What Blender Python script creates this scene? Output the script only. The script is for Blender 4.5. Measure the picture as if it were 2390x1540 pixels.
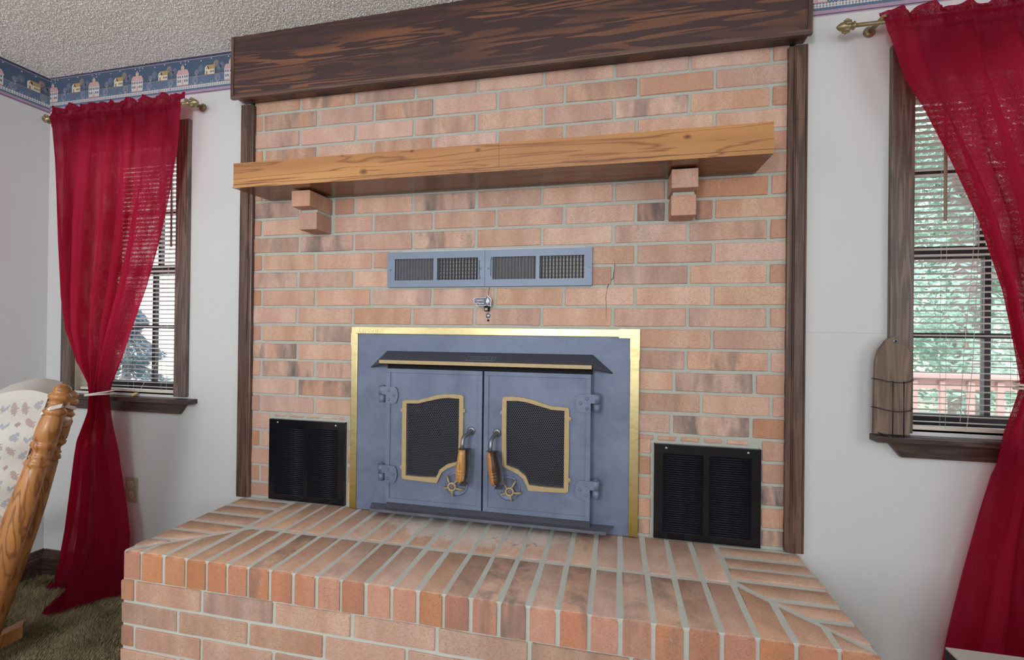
import bpy, bmesh, math, random
from mathutils import Vector, Matrix, noise as mnoise
from mathutils.geometry import tessellate_polygon
random.seed(7)
PI = math.pi
for o in list(bpy.data.objects): bpy.data.objects.remove(o)
scene = bpy.context.scene
COL = scene.collection

# ------------------------------------------------------------------ camera
cam_d = bpy.data.cameras.new('camera'); cam = bpy.data.objects.new('camera', cam_d); COL.objects.link(cam)
_r = Vector((.9762, .2167, .0116)); _u = Vector((-.0105, -.0063, .9999)); _f = Vector((-.2168, .9762, .0038))
_f.normalize(); _r = (_r - _f*_r.dot(_f)).normalized(); _u = _r.cross(_f)
M = Matrix((_r, _u, -_f)).transposed().to_4x4(); M.translation = Vector((1.3203, -1.7719, 1.2116))
cam.matrix_world = M
cam_d.sensor_width = 36; cam_d.sensor_fit = 'HORIZONTAL'; cam_d.lens = 1102.79/2390*36
cam_d.clip_start = .02; cam_d.clip_end = 300
scene.camera = cam
scene.view_settings.view_transform = 'Standard'; scene.view_settings.look = 'None'
scene.view_settings.gamma = 1; scene.view_settings.exposure = -.33
scene.view_settings.use_curve_mapping = False

# ------------------------------------------------------------------ world and lights
w = bpy.data.worlds.new('sky'); scene.world = w; w.use_nodes = True
nt = w.node_tree; bg = nt.nodes['Background']
tc = nt.nodes.new('ShaderNodeTexCoord'); sep = nt.nodes.new('ShaderNodeSeparateXYZ'); rp = nt.nodes.new('ShaderNodeValToRGB')
nt.links.new(tc.outputs['Generated'], sep.inputs[0]); nt.links.new(sep.outputs['Z'], rp.inputs[0]); nt.links.new(rp.outputs[0], bg.inputs[0])
rp.color_ramp.elements[0].color = (.93, .95, 1, 1); rp.color_ramp.elements[1].color = (.62, .78, 1, 1)
bg.inputs[1].default_value = 4.6
def sun(name, energy, rot, angle=.02, color=(1, .96, .88)):
    l = bpy.data.lights.new(name, 'SUN'); l.energy = energy; l.angle = angle; l.color = color
    o = bpy.data.objects.new(name, l); COL.objects.link(o); o.rotation_euler = rot; return o
sun('sun_light', 6.0, (math.radians(42), 0, math.radians(-25)))
def area(name, loc, target, sx, sy, power, color=(1, 1, 1)):
    l = bpy.data.lights.new(name, 'AREA'); l.shape = 'RECTANGLE'; l.size = sx; l.size_y = sy; l.energy = power; l.color = color
    o = bpy.data.objects.new(name, l); COL.objects.link(o); o.location = loc
    d = Vector(target)-Vector(loc); o.rotation_euler = d.to_track_quat('-Z', 'Y').to_euler(); return o
area('rear_fill_light', (1.4, -4.3, 1.5), (.9, 0, 1.1), 3.0, 1.7, 56, (.96, .98, 1))  # unseen area light added behind the camera as soft fill
area('assumed_side_light', (4.2, -2.2, 1.6), (1.6, 0, 1.2), 1.4, 1.4, 27, (1, .99, .97))  # added area light for an assumed, unseen source right of the camera
area('assumed_left_light', (-1.3, -2.6, 1.5), (.3, 0, .5), 1.4, 1.4, 20, (1, .98, .95))  # assumed light from the left, added as an unseen area light without a window
area('ceiling_uplight', (.6, -3.2, 1.7), (-.3, -1.9, 2.44), .5, .5, 52, (.98, .98, 1))  # unseen upward area light added to brighten the ceiling

# ------------------------------------------------------------------ materials
def lin(c):
    c /= 255.
    return c/12.92 if c <= .04045 else ((c+.055)/1.055)**2.4
def rgb(r, g, b): return (lin(r), lin(g), lin(b), 1)
class N:
    def __init__(s, name):
        s.m = bpy.data.materials.new(name); s.m.use_nodes = True; s.t = s.m.node_tree
        s.t.nodes.clear(); s.out = s.t.nodes.new('ShaderNodeOutputMaterial')
    def n(s, typ, **kw):
        x = s.t.nodes.new('ShaderNode'+typ)
        for k, v in kw.items():
            if k.startswith('_'): setattr(x, k[1:], v)
            else:
                key = int(k[1:]) if k[0] == 'i' and k[1:].isdigit() else k.replace('__', ' ')
                s.set(x.inputs[key], v)
        return x
    def set(s, sock, v):
        if isinstance(v, bpy.types.NodeSocket): s.t.links.new(v, sock)
        elif isinstance(v, bpy.types.Node): s.t.links.new(v.outputs[0], sock)
        else: sock.default_value = v
    def ramp(s, fac, stops, interp='LINEAR'):
        x = s.t.nodes.new('ShaderNodeValToRGB'); s.set(x.inputs[0], fac); cr = x.color_ramp; cr.interpolation = interp
        while len(cr.elements) < len(stops): cr.elements.new(.5)
        for e, (p, c) in zip(cr.elements, stops):
            e.position = p; e.color = c if isinstance(c, tuple) else (c, c, c, 1)
        return x
    def mix(s, fac, a, b, mode='MIX'):
        x = s.t.nodes.new('ShaderNodeMix'); x.data_type = 'RGBA'; x.blend_type = mode
        s.set(x.inputs[0], fac); s.set(x.inputs[6], a); s.set(x.inputs[7], b); return x.outputs[2]
    def math(s, op, a, b=0., c=0.):
        x = s.t.nodes.new('ShaderNodeMath'); x.operation = op; s.set(x.inputs[0], a); s.set(x.inputs[1], b); s.set(x.inputs[2], c); return x.outputs[0]
    def coords(s, scale=(1, 1, 1), kind='Object', offset=None, rot=(0, 0, 0)):
        t = s.n('TexCoord'); v = t.outputs[kind]
        if offset is not None:
            a = s.n('VectorMath', _operation='ADD'); s.set(a.inputs[0], v); s.set(a.inputs[1], offset); v = a.outputs[0]
        mp = s.n('Mapping'); s.set(mp.inputs[0], v); mp.inputs['Scale'].default_value = scale; mp.inputs['Rotation'].default_value = rot
        return mp.outputs[0]
    def noise(s, vec, scale, detail=4, rough=.55, dist=0.):
        return s.n('TexNoise', Vector=vec, Scale=scale, Detail=detail, Roughness=rough, Distortion=dist).outputs['Fac']
    def bump(s, h, strength=.3, dist=.002):
        return s.n('Bump', Height=h, Strength=strength, Distance=dist).outputs[0]
    def bsdf(s, color, rough=.6, metal=0., normal=None, spec=.5, **kw):
        b = s.n('BsdfPrincipled'); s.set(b.inputs['Base Color'], color); s.set(b.inputs['Roughness'], rough); s.set(b.inputs['Metallic'], metal)
        s.set(b.inputs['Specular IOR Level'], spec)
        if normal is not None: s.set(b.inputs['Normal'], normal)
        s.t.links.new(b.outputs[0], s.out.inputs[0]); return b
MATS = {}
def plain(name, c, rough=.6, metal=0., spec=.5, var=.12, nscale=30, bump=.0):
    if name in MATS: return MATS[name]
    k = N(name); v = k.coords(); f = k.noise(v, nscale)
    dark = tuple(x*(1-var) for x in c[:3])+(1,); lite = tuple(min(1, x*(1+var)) for x in c[:3])+(1,)
    col = k.mix(f, dark, lite)
    k.bsdf(col, rough, metal, k.bump(f, bump) if bump else None, spec); MATS[name] = k.m; return k.m
def brick_mat(name, pale, mid, red, dust=0.):
    k = N(name)
    oi = k.n('ObjectInfo'); rnd = oi.outputs['Random']
    off = k.n('CombineXYZ', X=k.math('MULTIPLY', rnd, 37.), Y=k.math('MULTIPLY', rnd, 91.), Z=k.math('MULTIPLY', rnd, 53.)).outputs[0]
    v = k.coords((1, 1, 1), offset=off); vb = k.coords((1, 1, .28), offset=off)
    tone = k.n('Attribute', _attribute_type='OBJECT', _attribute_name='tone').outputs['Fac']
    flash = k.n('Attribute', _attribute_type='OBJECT', _attribute_name='flash').outputs['Fac']
    n1 = k.noise(vb, 13, 3, .5); n2 = k.noise(v, 60, 5, .65)
    c = k.mix(k.ramp(n1, [(.38, 0.), (.62, 1.)]), mid, pale)
    c = k.mix(k.math('MULTIPLY', k.ramp(n2, [(.45, 0.), (.75, 1.)]), .55), c, mid)
    c = k.mix(tone, c, red)
    sp_ = k.noise(v, 210, 3, .7); c = k.mix(.55, c, k.mix(k.ramp(sp_, [(.32, 0.), (.68, 1.)]), tuple(x*.72 for x in mid[:3])+(1,), tuple(min(1, x*1.22) for x in pale[:3])+(1,)), 'SOFT_LIGHT') if False else k.mix(k.math('MULTIPLY', k.ramp(sp_, [(.40, 1.), (.56, 0.)]), .32), c, tuple(x*.62 for x in mid[:3])+(1,))
    hv = k.n('HueSaturation', Hue=k.math('ADD', .494, k.math('MULTIPLY', rnd, .012)), Saturation=k.math('ADD', .78, k.math('MULTIPLY', rnd, .22)), Value=k.math('ADD', .86, k.math('MULTIPLY', k.math('FRACT', k.math('MULTIPLY', rnd, 17.3)), .24)), Color=c)
    c = hv.outputs[0]
    # kiln flashing: grey bands across the brick
    nf = k.noise(vb, 14, 3, .6, .3); sm = k.ramp(nf, [(.42, 0.), (.66, 1.)])
    fl = k.math('MULTIPLY', sm, k.math('MULTIPLY', flash, .95))
    c = k.mix(fl, c, rgb(108, 102, 102))
    # pale smears and dark pits
    ns = k.noise(v, 21, 5, .7, 1.2); c = k.mix(k.math('MULTIPLY', k.ramp(ns, [(.63, 0.), (.72, 1.)]), .3), c, rgb(206, 196, 186))
    npit = k.noise(v, 330, 2, .5); pit = k.ramp(npit, [(.27, 1.), (.36, 0.)])
    c = k.mix(k.math('MULTIPLY', pit, .36), c, rgb(92, 62, 52))
    if dust:
        geo = k.n('NewGeometry'); sp = k.n('SeparateXYZ'); k.set(sp.inputs[0], geo.outputs['Position'])
        # ash and soot in front of the stove doors
        dx = k.math('DIVIDE', k.math('SUBTRACT', sp.outputs[0], .82), .52); dy = k.math('DIVIDE', k.math('SUBTRACT', sp.outputs[1], -.03), .27)
        rr = k.math('ADD', k.math('MULTIPLY', dx, dx), k.math('MULTIPLY', dy, dy))
        gn = k.noise(k.coords((1, 1, 1), 'Object', offset=geo.outputs['Position']), 9, 5, .65)
        a = k.ramp(k.math('ADD', rr, k.math('MULTIPLY', gn, .9)), [(.8, 1.), (1.5, 0.)])
        c = k.mix(k.math('MULTIPLY', a, dust), c, rgb(214, 204, 196))
        g2 = k.noise(k.coords((1.2, 1, 1), offset=geo.outputs['Position']), 12, 5, .65)
        s2 = k.math('MULTIPLY', k.ramp(g2, [(.60, 0.), (.72, 1.)]), k.ramp(rr, [(.6, .75), (2.2, .15)]))
        c = k.mix(s2, c, rgb(98, 84, 78))
    hb = k.math('ADD', k.math('MULTIPLY', n2, .6), k.math('MULTIPLY', k.math('SUBTRACT', 1., pit), .5))
    k.bsdf(c, .88, 0., k.bump(hb, .75, .003), .3)
    return k.m
M_BRICK = brick_mat('brick_face', rgb(214, 180, 160), rgb(197, 154, 132), rgb(188, 128, 98))
M_HEND = brick_mat('hearth_brick_end', rgb(212, 158, 126), rgb(200, 138, 104), rgb(192, 116, 80))
M_HBRICK = brick_mat('hearth_brick', rgb(222, 192, 170), rgb(207, 168, 144), rgb(204, 152, 122), dust=.85)
def mortar_mat(nm='mortar', a=rgb(166, 172, 166), b_=rgb(194, 199, 193), bs=.8):
    k = N(nm); v = k.coords(); n = k.noise(v, 120, 5, .7); n2 = k.noise(v, 6, 3)
    c = k.mix(n, a, b_); c = k.mix(k.math('MULTIPLY', n2, .4), c, rgb(166, 162, 150))
    k.bsdf(c, .95, 0., k.bump(n, bs, .003), .2); return k.m
M_MORTAR = mortar_mat()
M_HMORT = mortar_mat('hearth_mortar', rgb(194, 200, 195), rgb(218, 223, 218), .4)
def contour_wood(name, dark, light, sx, sz, freq, sharp=(.42, .58), rough=.45, yscale=1., soft=.25, fine=.25, knots=(), warp=.0, patch=.5):
    """grain: contour lines of a stretched noise field, plus fine fibre streaks"""
    k = N(name); v = k.coords((sx, yscale, sz))
    n = k.noise(v, 1., 3, .5, warp)
    fr = k.math('FRACT', k.math('MULTIPLY', n, freq))
    tri = k.math('ABSOLUTE', k.math('SUBTRACT', k.math('MULTIPLY', fr, 2.), 1.))
    n3 = k.noise(k.coords((sx*6, 40, sz*14)), 1., 4, .6)
    g = k.math('ADD', tri, k.math('MULTIPLY', k.math('SUBTRACT', n3, .5), soft))
    c = k.mix(k.ramp(g, [(sharp[0], 0.), (sharp[1], 1.)]), dark, light)
    nl = k.noise(k.coords((sx*.8, 1, sz*.5)), 1.3, 2); c = k.mix(k.math('MULTIPLY', k.ramp(nl, [(.35, 0.), (.62, 1.)]), patch), c, dark)
    c = k.mix(k.math('MULTIPLY', n3, fine), c, tuple(x*.45 for x in dark[:3])+(1,))
    if knots:
        gv = k.n('NewGeometry').outputs['Position']
        for (kx, kz, kr) in knots:
            sp = k.n('SeparateXYZ'); k.set(sp.inputs[0], gv)
            a = k.math('DIVIDE', k.math('SUBTRACT', sp.outputs[0], kx), kr*1.6); b = k.math('DIVIDE', k.math('SUBTRACT', sp.outputs[2], kz), kr)
            d = k.math('SQRT', k.math('ADD', k.math('MULTIPLY', a, a), k.math('MULTIPLY', b, b)))
            c = k.mix(k.ramp(d, [(.35, .85), (.55, .45), (.7, .6), (1., 0.)]), c, rgb(92, 50, 38))
    k.bsdf(c, rough, 0., k.bump(n3, .08, .001), .5); return k.m
M_BEAM = contour_wood('stained_plywood', rgb(70, 54, 55), rgb(130, 88, 66), 1.0, 17., 8., (.50, .60), .38, soft=.35, fine=.15, warp=.3, patch=.9)
M_POST = contour_wood('dark_stained_trim', rgb(78, 59, 53), rgb(116, 88, 75), 26., 1.6, 6., (.3, .8), .42, yscale=20.)
M_CASE = contour_wood('dark_casing_wood', rgb(88, 74, 68), rgb(128, 108, 98), 34., 1.8, 6., (.3, .8), .4, yscale=20.)
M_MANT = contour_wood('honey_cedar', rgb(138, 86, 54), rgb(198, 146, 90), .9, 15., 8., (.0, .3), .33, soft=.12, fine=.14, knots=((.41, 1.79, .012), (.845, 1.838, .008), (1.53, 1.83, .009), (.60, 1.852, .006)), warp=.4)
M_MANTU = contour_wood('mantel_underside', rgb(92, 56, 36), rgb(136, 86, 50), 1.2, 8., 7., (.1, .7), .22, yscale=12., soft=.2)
M_OAK = contour_wood('honey_oak', rgb(134, 84, 46), rgb(190, 132, 78), 26., 3., 7., (.1, .45), .36, yscale=14., soft=.5, fine=.3)
M_STOOL = contour_wood('dark_stool_wood', rgb(58, 44, 42), rgb(88, 66, 58), 2.4, 26., 6., (.3, .8), .35, yscale=20.)
M_GRIP = contour_wood('grip_oak', rgb(168, 116, 64), rgb(214, 166, 106), 60., 4., 5., (.1, .5), .35, yscale=60., soft=.5, fine=.3)
def grip_burnt():
    k = N('grip_oak_burnt'); gv = k.n('NewGeometry'); sp = k.n('SeparateXYZ'); k.set(sp.inputs[0], gv.outputs['Position'])
    n = k.noise(k.coords((60, 60, 4)), 1., 4, .6); x = k.math('SUBTRACT', sp.outputs[0], k.math('ADD', .8835, k.math('MULTIPLY', k.math('SUBTRACT', .785, sp.outputs[2]), .17)))
    a = k.ramp(k.math('ADD', k.math('MULTIPLY', x, 60.), k.math('MULTIPLY', n, .3)), [(.12, 0.), (.2, 1.)])
    c = k.mix(n, rgb(150, 96, 50), rgb(196, 140, 80)); c = k.mix(k.math('MULTIPLY', a, .85), c, rgb(38, 34, 38)); k.bsdf(c, .3); return k.m
M_GRIPB = grip_burnt()
M_EDGE = contour_wood('dark_edge_strip', rgb(84, 64, 60), rgb(122, 92, 78), 1.4, 60., 5., (.3, .8), .42, yscale=30.)
def wall_mat():
    k = N('wall_paint'); v = k.coords(); n = k.noise(v, 130, 3, .6); n2 = k.noise(v, 1.3, 2)
    c = k.mix(n2, rgb(200, 202, 204), rgb(207, 209, 211))
    geo = k.n('NewGeometry'); sp = k.n('SeparateXYZ'); k.set(sp.inputs[0], geo.outputs['Position'])
    zz = k.math('ABSOLUTE', k.math('SUBTRACT', k.math('ADD', sp.outputs[2], k.math('MULTIPLY', k.noise(v, 11, 3), .006)), 1.224))
    xm = k.math('MULTIPLY', k.math('GREATER_THAN', sp.outputs[0], 1.9), k.math('LESS_THAN', zz, .0012))
    c = k.mix(k.math('MULTIPLY', xm, .2), c, rgb(120, 120, 120))   # hairline tape seam
    k.bsdf(c, .82, 0., k.bump(n, .12, .001), .3); return k.m
M_WALL = wall_mat()
def ceil_mat():
    k = N('popcorn_ceiling'); v = k.coords(); n = k.noise(v, 160, 5, .7)
    k.bsdf(k.mix(n, rgb(206, 204, 202), rgb(244, 242, 240)), .95, 0., k.bump(n, .35, .003), .2); return k.m
M_CEIL = ceil_mat()
def carpet_mat():
    k = N('carpet'); v = k.coords(); n = k.noise(v, 5.5, 5, .65, .6); n2 = k.noise(v, 240, 3, .6)
    c = k.mix(k.ramp(n, [(.3, 0.), (.7, 1.)]), rgb(130, 118, 88), rgb(196, 182, 148)); c = k.mix(k.math('MULTIPLY', n2, .5), c, rgb(104, 94, 74))
    k.bsdf(c, 1., 0., k.bump(n2, .9, .006), .1); return k.m
M_CARPET = carpet_mat()
def stove_mat():
    k = N('stove_enamel'); v = k.coords(); n = k.noise(v, 7, 5, .65, .6); n2 = k.noise(v, 500, 2)
    c = k.mix(k.ramp(n, [(.3, 0.), (.72, 1.)]), rgb(96, 108, 134), rgb(122, 134, 158))
    n4 = k.noise(k.coords((3, 1, 1)), 16, 5, .7, 1.); c = k.mix(k.math('MULTIPLY', k.ramp(n4, [(.66, 0.), (.8, 1.)]), .4), c, rgb(74, 76, 88))
    k.bsdf(c, k.math('ADD', .46, k.math('MULTIPLY', n, .16)), .25, k.bump(n2, .12, .0006), .5); return k.m
M_STOVE = stove_mat()
M_STOVED = plain('stove_dark_steel', rgb(78, 80, 92), .45, .35, .5, .15, 60, .05)
M_MATTE = plain('matte_black', rgb(14, 14, 16), .85)  # flat black for holes, gaps, duct backs and the painted hood shade
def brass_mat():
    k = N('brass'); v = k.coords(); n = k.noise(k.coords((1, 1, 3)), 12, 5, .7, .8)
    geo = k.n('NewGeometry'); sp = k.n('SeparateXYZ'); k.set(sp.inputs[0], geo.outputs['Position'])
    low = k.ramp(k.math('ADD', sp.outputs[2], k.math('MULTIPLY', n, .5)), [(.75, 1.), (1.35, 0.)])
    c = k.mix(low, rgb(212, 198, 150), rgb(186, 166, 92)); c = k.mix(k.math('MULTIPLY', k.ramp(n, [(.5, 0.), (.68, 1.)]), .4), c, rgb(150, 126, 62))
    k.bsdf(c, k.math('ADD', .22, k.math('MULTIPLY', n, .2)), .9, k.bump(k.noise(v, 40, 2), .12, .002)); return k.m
M_BRASS = brass_mat()
M_GOLD = plain('gold_paint', rgb(176, 156, 118), .5, .15, .5, .15, 40)
M_STEEL = plain('worn_steel', rgb(132, 136, 146), .32, .75, .5, .12, 40)
M_CHROME = plain('screw_steel', rgb(200, 200, 205), .25, .9)
M_BLACK = plain('gloss_black', rgb(9, 11, 20), .22, .0, .55, .3, 12)
M_LOUV = plain('louver_black', rgb(30, 32, 40), .3, .2, .6, .3, 12)
M_REG = plain('register_grey', rgb(120, 134, 156), .5, .2, .5, .1, 14)
M_REGD = plain('register_louver', rgb(98, 98, 108), .5, .25, .5, .3, 30)
M_ROD = plain('antique_brass', rgb(150, 136, 102), .38, .6, .5, .2, 60)
M_WHITE = plain('ivory_vinyl', rgb(216, 209, 196), .5)
def slat_mat():
    k = N('blind_slat'); d = k.n('BsdfPrincipled'); d.inputs['Base Color'].default_value = rgb(226, 219, 210); d.inputs['Roughness'].default_value = .45
    t = k.n('BsdfTranslucent', Color=rgb(228, 226, 222)); m = k.n('MixShader', i0=.45, i1=d.outputs[0], i2=t.outputs[0])
    k.t.links.new(m.outputs[0], k.out.inputs[0]); return k.m
M_SLAT = slat_mat()
M_SASH = plain('bronze_sash', rgb(58, 56, 62), .45, .3)
M_CORD = plain('cord', rgb(205, 200, 190), .8)
M_TAN = plain('tan_jamb', rgb(170, 158, 142), .6)
M_ROPE = plain('white_rope', rgb(222, 214, 202), .85, var=.3, nscale=200)
M_IVORY = plain('ivory_plate', rgb(160, 160, 138), .4); M_SOCK = plain('ivory_socket', rgb(186, 184, 162), .4)
M_SLOT = plain('slot_dark', rgb(50, 46, 40), .6)
def glass_mat():
    k = N('window_glass'); t = k.n('BsdfTransparent'); g = k.n('BsdfGlossy', Roughness=.02)
    m = k.n('MixShader', i0=.05, i1=t.outputs[0], i2=g.outputs[0]); k.t.links.new(m.outputs[0], k.out.inputs[0]); return k.m
M_GLASS = glass_mat()
M_SGLASS = plain('smoked_stove_glass', rgb(34, 34, 42), .14, 0., .6, .35, 8)
def curtain_mat(name, dcol, tcol, sheer):
    k = N(name); t = k.n('TexCoord'); uv = t.outputs['UV']
    mp = k.n('Mapping'); k.set(mp.inputs[0], uv); mp.inputs['Scale'].default_value = (60, 2.2, 1); crink = k.noise(mp.outputs[0], 1., 4, .6)
    mp2 = k.n('Mapping'); k.set(mp2.inputs[0], uv); mp2.inputs['Scale'].default_value = (26, 18, 1); slub = k.noise(mp2.outputs[0], 1., 5, .7)
    mp3 = k.n('Mapping'); k.set(mp3.inputs[0], uv); mp3.inputs['Scale'].default_value = (300, 620, 1); weave = k.noise(mp3.outputs[0], 1., 2, .5)
    dc = k.mix(k.ramp(slub, [(.35, 0.), (.65, 1.)]), tuple(x*.62 for x in dcol[:3])+(1,), dcol)
    su = k.n('SeparateXYZ'); k.set(su.inputs[0], uv)
    for vv in (.9985, .9700):
        dl = k.math('ABSOLUTE', k.math('SUBTRACT', k.math('ADD', su.outputs[1], k.math('MULTIPLY', slub, .0012)), vv-.0089 if vv > .99 else vv))
        dc = k.mix(k.math('MULTIPLY', k.ramp(dl, [(.0003, 1.), (.0011, 0.)]), .7), dc, tuple(x*.25 for x in dcol[:3])+(1,))
    fib = k.ramp(crink, [(.36, 1.), (.5, 0.)]); dc = k.mix(k.math('MULTIPLY', fib, .45), dc, tuple(x*.4 for x in dcol[:3])+(1,))
    nrm = k.bump(k.math('ADD', crink, k.math('MULTIPLY', weave, .25)), .55, .006)
    d = k.n('BsdfDiffuse', Color=dc, Normal=nrm); tr = k.n('BsdfTranslucent', Color=tcol, Normal=nrm)
    m = k.n('MixShader', i0=.44, i1=d.outputs[0], i2=tr.outputs[0])
    tp = k.n('BsdfTransparent')
    hole = k.math('MULTIPLY', k.ramp(k.math('ADD', k.math('MULTIPLY', weave, .55), k.math('MULTIPLY', slub, .5)), [(.52, .03), (.64, 1.)]), sheer)
    m2 = k.n('MixShader', i0=hole, i1=m.outputs[0], i2=tp.outputs[0]); k.t.links.new(m2.outputs[0], k.out.inputs[0]); return k.m
M_CURT = curtain_mat('crimson_curtain', rgb(120, 26, 50), rgb(248, 60, 98), .11)
def leaf_mat(name, a, b):
    k = N(name); n = k.noise(k.coords(), 3, 3); c = k.mix(n, a, b)
    d = k.n('BsdfDiffuse', Color=c); t = k.n('BsdfTranslucent', Color=c); m = k.n('MixShader', i0=.45, i1=d.outputs[0], i2=t.outputs[0])
    k.t.links.new(m.outputs[0], k.out.inputs[0]); return k.m
M_LEAF = leaf_mat('maple_leaf', rgb(132, 166, 150), rgb(176, 198, 184))
M_LEAF2 = leaf_mat('oak_leaf', rgb(112, 146, 130), rgb(156, 182, 168))
M_FIR = leaf_mat('fir_needles', rgb(80, 98, 108), rgb(120, 138, 146))
M_BARK = plain('bark', rgb(140, 130, 128), .9, nscale=12, var=.3)
M_DECK = plain('deck_boards', rgb(205, 182, 164), .8, nscale=6)
M_RAIL = plain('redwood_rail', rgb(168, 138, 130), .75, nscale=10)
M_ROOF = plain('grey_metal_roof', rgb(168, 166, 182), .6)
M_GROUND = plain('sunny_ground', rgb(190, 186, 160), .95, nscale=2, var=.3)

# ------------------------------------------------------------------ builders
class MB:
    def __init__(s): s.v = []; s.f = []; s.m = []; s.sm = []
    def add(s, verts, faces, mi=0, smooth=False):
        b = len(s.v); s.v += [tuple(p) for p in verts]
        for f in faces: s.f.append(tuple(i+b for i in f)); s.m.append(mi); s.sm.append(smooth)
        return s
    def box(s, x0, x1, y0, y1, z0, z1, mi=0, bev=0., rot=None, pivot=None):
        if bev <= 0:
            vs = [(x, y, z) for x in (x0, x1) for y in (y0, y1) for z in (z0, z1)]
            fs = [(0, 1, 3, 2), (4, 6, 7, 5), (0, 4, 5, 1), (2, 3, 7, 6), (0, 2, 6, 4), (1, 5, 7, 3)]
        else:
            bm = bmesh.new(); bmesh.ops.create_cube(bm, size=1)
            for q in bm.verts: q.co = Vector(((x0+x1)/2+q.co.x*(x1-x0), (y0+y1)/2+q.co.y*(y1-y0), (z0+z1)/2+q.co.z*(z1-z0)))
            bmesh.ops.bevel(bm, geom=bm.edges[:], offset=bev, segments=2, affect='EDGES', profile=.6)
            bm.verts.index_update(); vs = [q.co.copy() for q in bm.verts]; fs = [[q.index for q in f.verts] for f in bm.faces]; bm.free()
        if rot is not None:
            pv = Vector(pivot or ((x0+x1)/2, (y0+y1)/2, (z0+z1)/2)); vs = [pv+rot @ (Vector(q)-pv) for q in vs]
        return s.add(vs, fs, mi)
    def lathe(s, prof, n=20, origin=(0, 0, 0), axis=(0, 0, 1), mi=0, cap=True, smooth=True):
        """prof: [(radius, distance along axis)]"""
        q = Vector((0, 0, 1)).rotation_difference(Vector(axis).normalized()).to_matrix(); o = Vector(origin)
        vs = [o+q @ Vector((r*math.cos(2*PI*i/n), r*math.sin(2*PI*i/n), h)) for r, h in prof for i in range(n)]
        fs = [(j*n+i, j*n+(i+1) % n, (j+1)*n+(i+1) % n, (j+1)*n+i) for j in range(len(prof)-1) for i in range(n)]
        s.add(vs, fs, mi, smooth)
        if cap:
            b = len(s.v)-len(vs)
            s.f.append(tuple(b+i for i in reversed(range(n)))); s.m.append(mi); s.sm.append(False)
            s.f.append(tuple(b+(len(prof)-1)*n+i for i in range(n))); s.m.append(mi); s.sm.append(False)
        return s
    def cyl(s, a, b, r, n=12, mi=0, r2=None):
        a = Vector(a); b = Vector(b); return s.lathe([(r, 0), (r if r2 is None else r2, (b-a).length)], n, a, b-a, mi)
    def tube(s, pts, r, n=8, mi=0):
        pts = [Vector(p) for p in pts]; vs = []; up = None
        for i, p in enumerate(pts):
            t = (pts[min(i+1, len(pts)-1)]-pts[max(i-1, 0)]).normalized()
            if up is None: up = t.orthogonal().normalized()
            up = (up-t*up.dot(t)).normalized(); sd = t.cross(up); rr = r[i] if isinstance(r, (list, tuple)) else r
            vs += [p+up*(rr*math.cos(2*PI*k/n))+sd*(rr*math.sin(2*PI*k/n)) for k in range(n)]
        fs = [(j*n+i, j*n+(i+1) % n, (j+1)*n+(i+1) % n, (j+1)*n+i) for j in range(len(pts)-1) for i in range(n)]
        s.add(vs, fs, mi, True)
        b = len(s.v)-len(vs)
        s.f.append(tuple(b+i for i in reversed(range(n)))); s.m.append(mi); s.sm.append(False)
        s.f.append(tuple(b+(len(pts)-1)*n+i for i in range(n))); s.m.append(mi); s.sm.append(False); return s
    def xz(s, poly, y0, y1, mi=0, holes=(), bev=0.):
        """extrude an outline in the XZ plane from front y0 (towards the room) to back y1"""
        loops = [poly]+list(holes)
        tris = tessellate_polygon([[Vector((a, b, 0)) for a, b in L] for L in loops]); flat = [p for L in loops for p in L]; n = len(flat)
        s.add([(a, y0, b) for a, b in flat]+[(a, y1, b) for a, b in flat], [t for t in tris]+[tuple(i+n for i in reversed(t)) for t in tris], mi)
        st = 0
        for L in loops:
            m = len(L); s.add([(a, y0, b) for a, b in L]+[(a, y1, b) for a, b in L], [(i, (i+1) % m, m+(i+1) % m, m+i) for i in range(m)], mi); st += m
        return s
    def build(s, name, mats, parent=None, recalc=True, uv=None):
        me = bpy.data.meshes.new(name); me.from_pydata(s.v, [], s.f)
        if not isinstance(mats, (list, tuple)): mats = [mats]
        for m in mats: me.materials.append(m)
        me.polygons.foreach_set('material_index', s.m); me.polygons.foreach_set('use_smooth', s.sm)
        if recalc:
            bm = bmesh.new(); bm.from_mesh(me); bmesh.ops.recalc_face_normals(bm, faces=bm.faces[:]); bm.to_mesh(me); bm.free()
        return link(name, me, parent)
def wpos(o):
    p = Vector((0, 0, 0))
    while o is not None: p += o.location; o = o.parent
    return p
def link(name, me, parent=None):
    o = bpy.data.objects.new(name, me); COL.objects.link(o)
    if parent is not None: o.parent = parent; o.location = -wpos(parent)
    return o
def tag(o, label, cat, group=None, kind=None):
    o['label'] = label; o['category'] = cat
    if group: o['group'] = group
    if kind: o['kind'] = kind
    return o
def thing(name, loc, label, cat, group=None, kind=None):
    o = bpy.data.objects.new(name, None); COL.objects.link(o); o.location = loc; o.empty_display_size = .05
    return tag(o, label, cat, group, kind)
def struct(o, label, cat): return tag(o, label, cat, None, 'structure')

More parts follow.
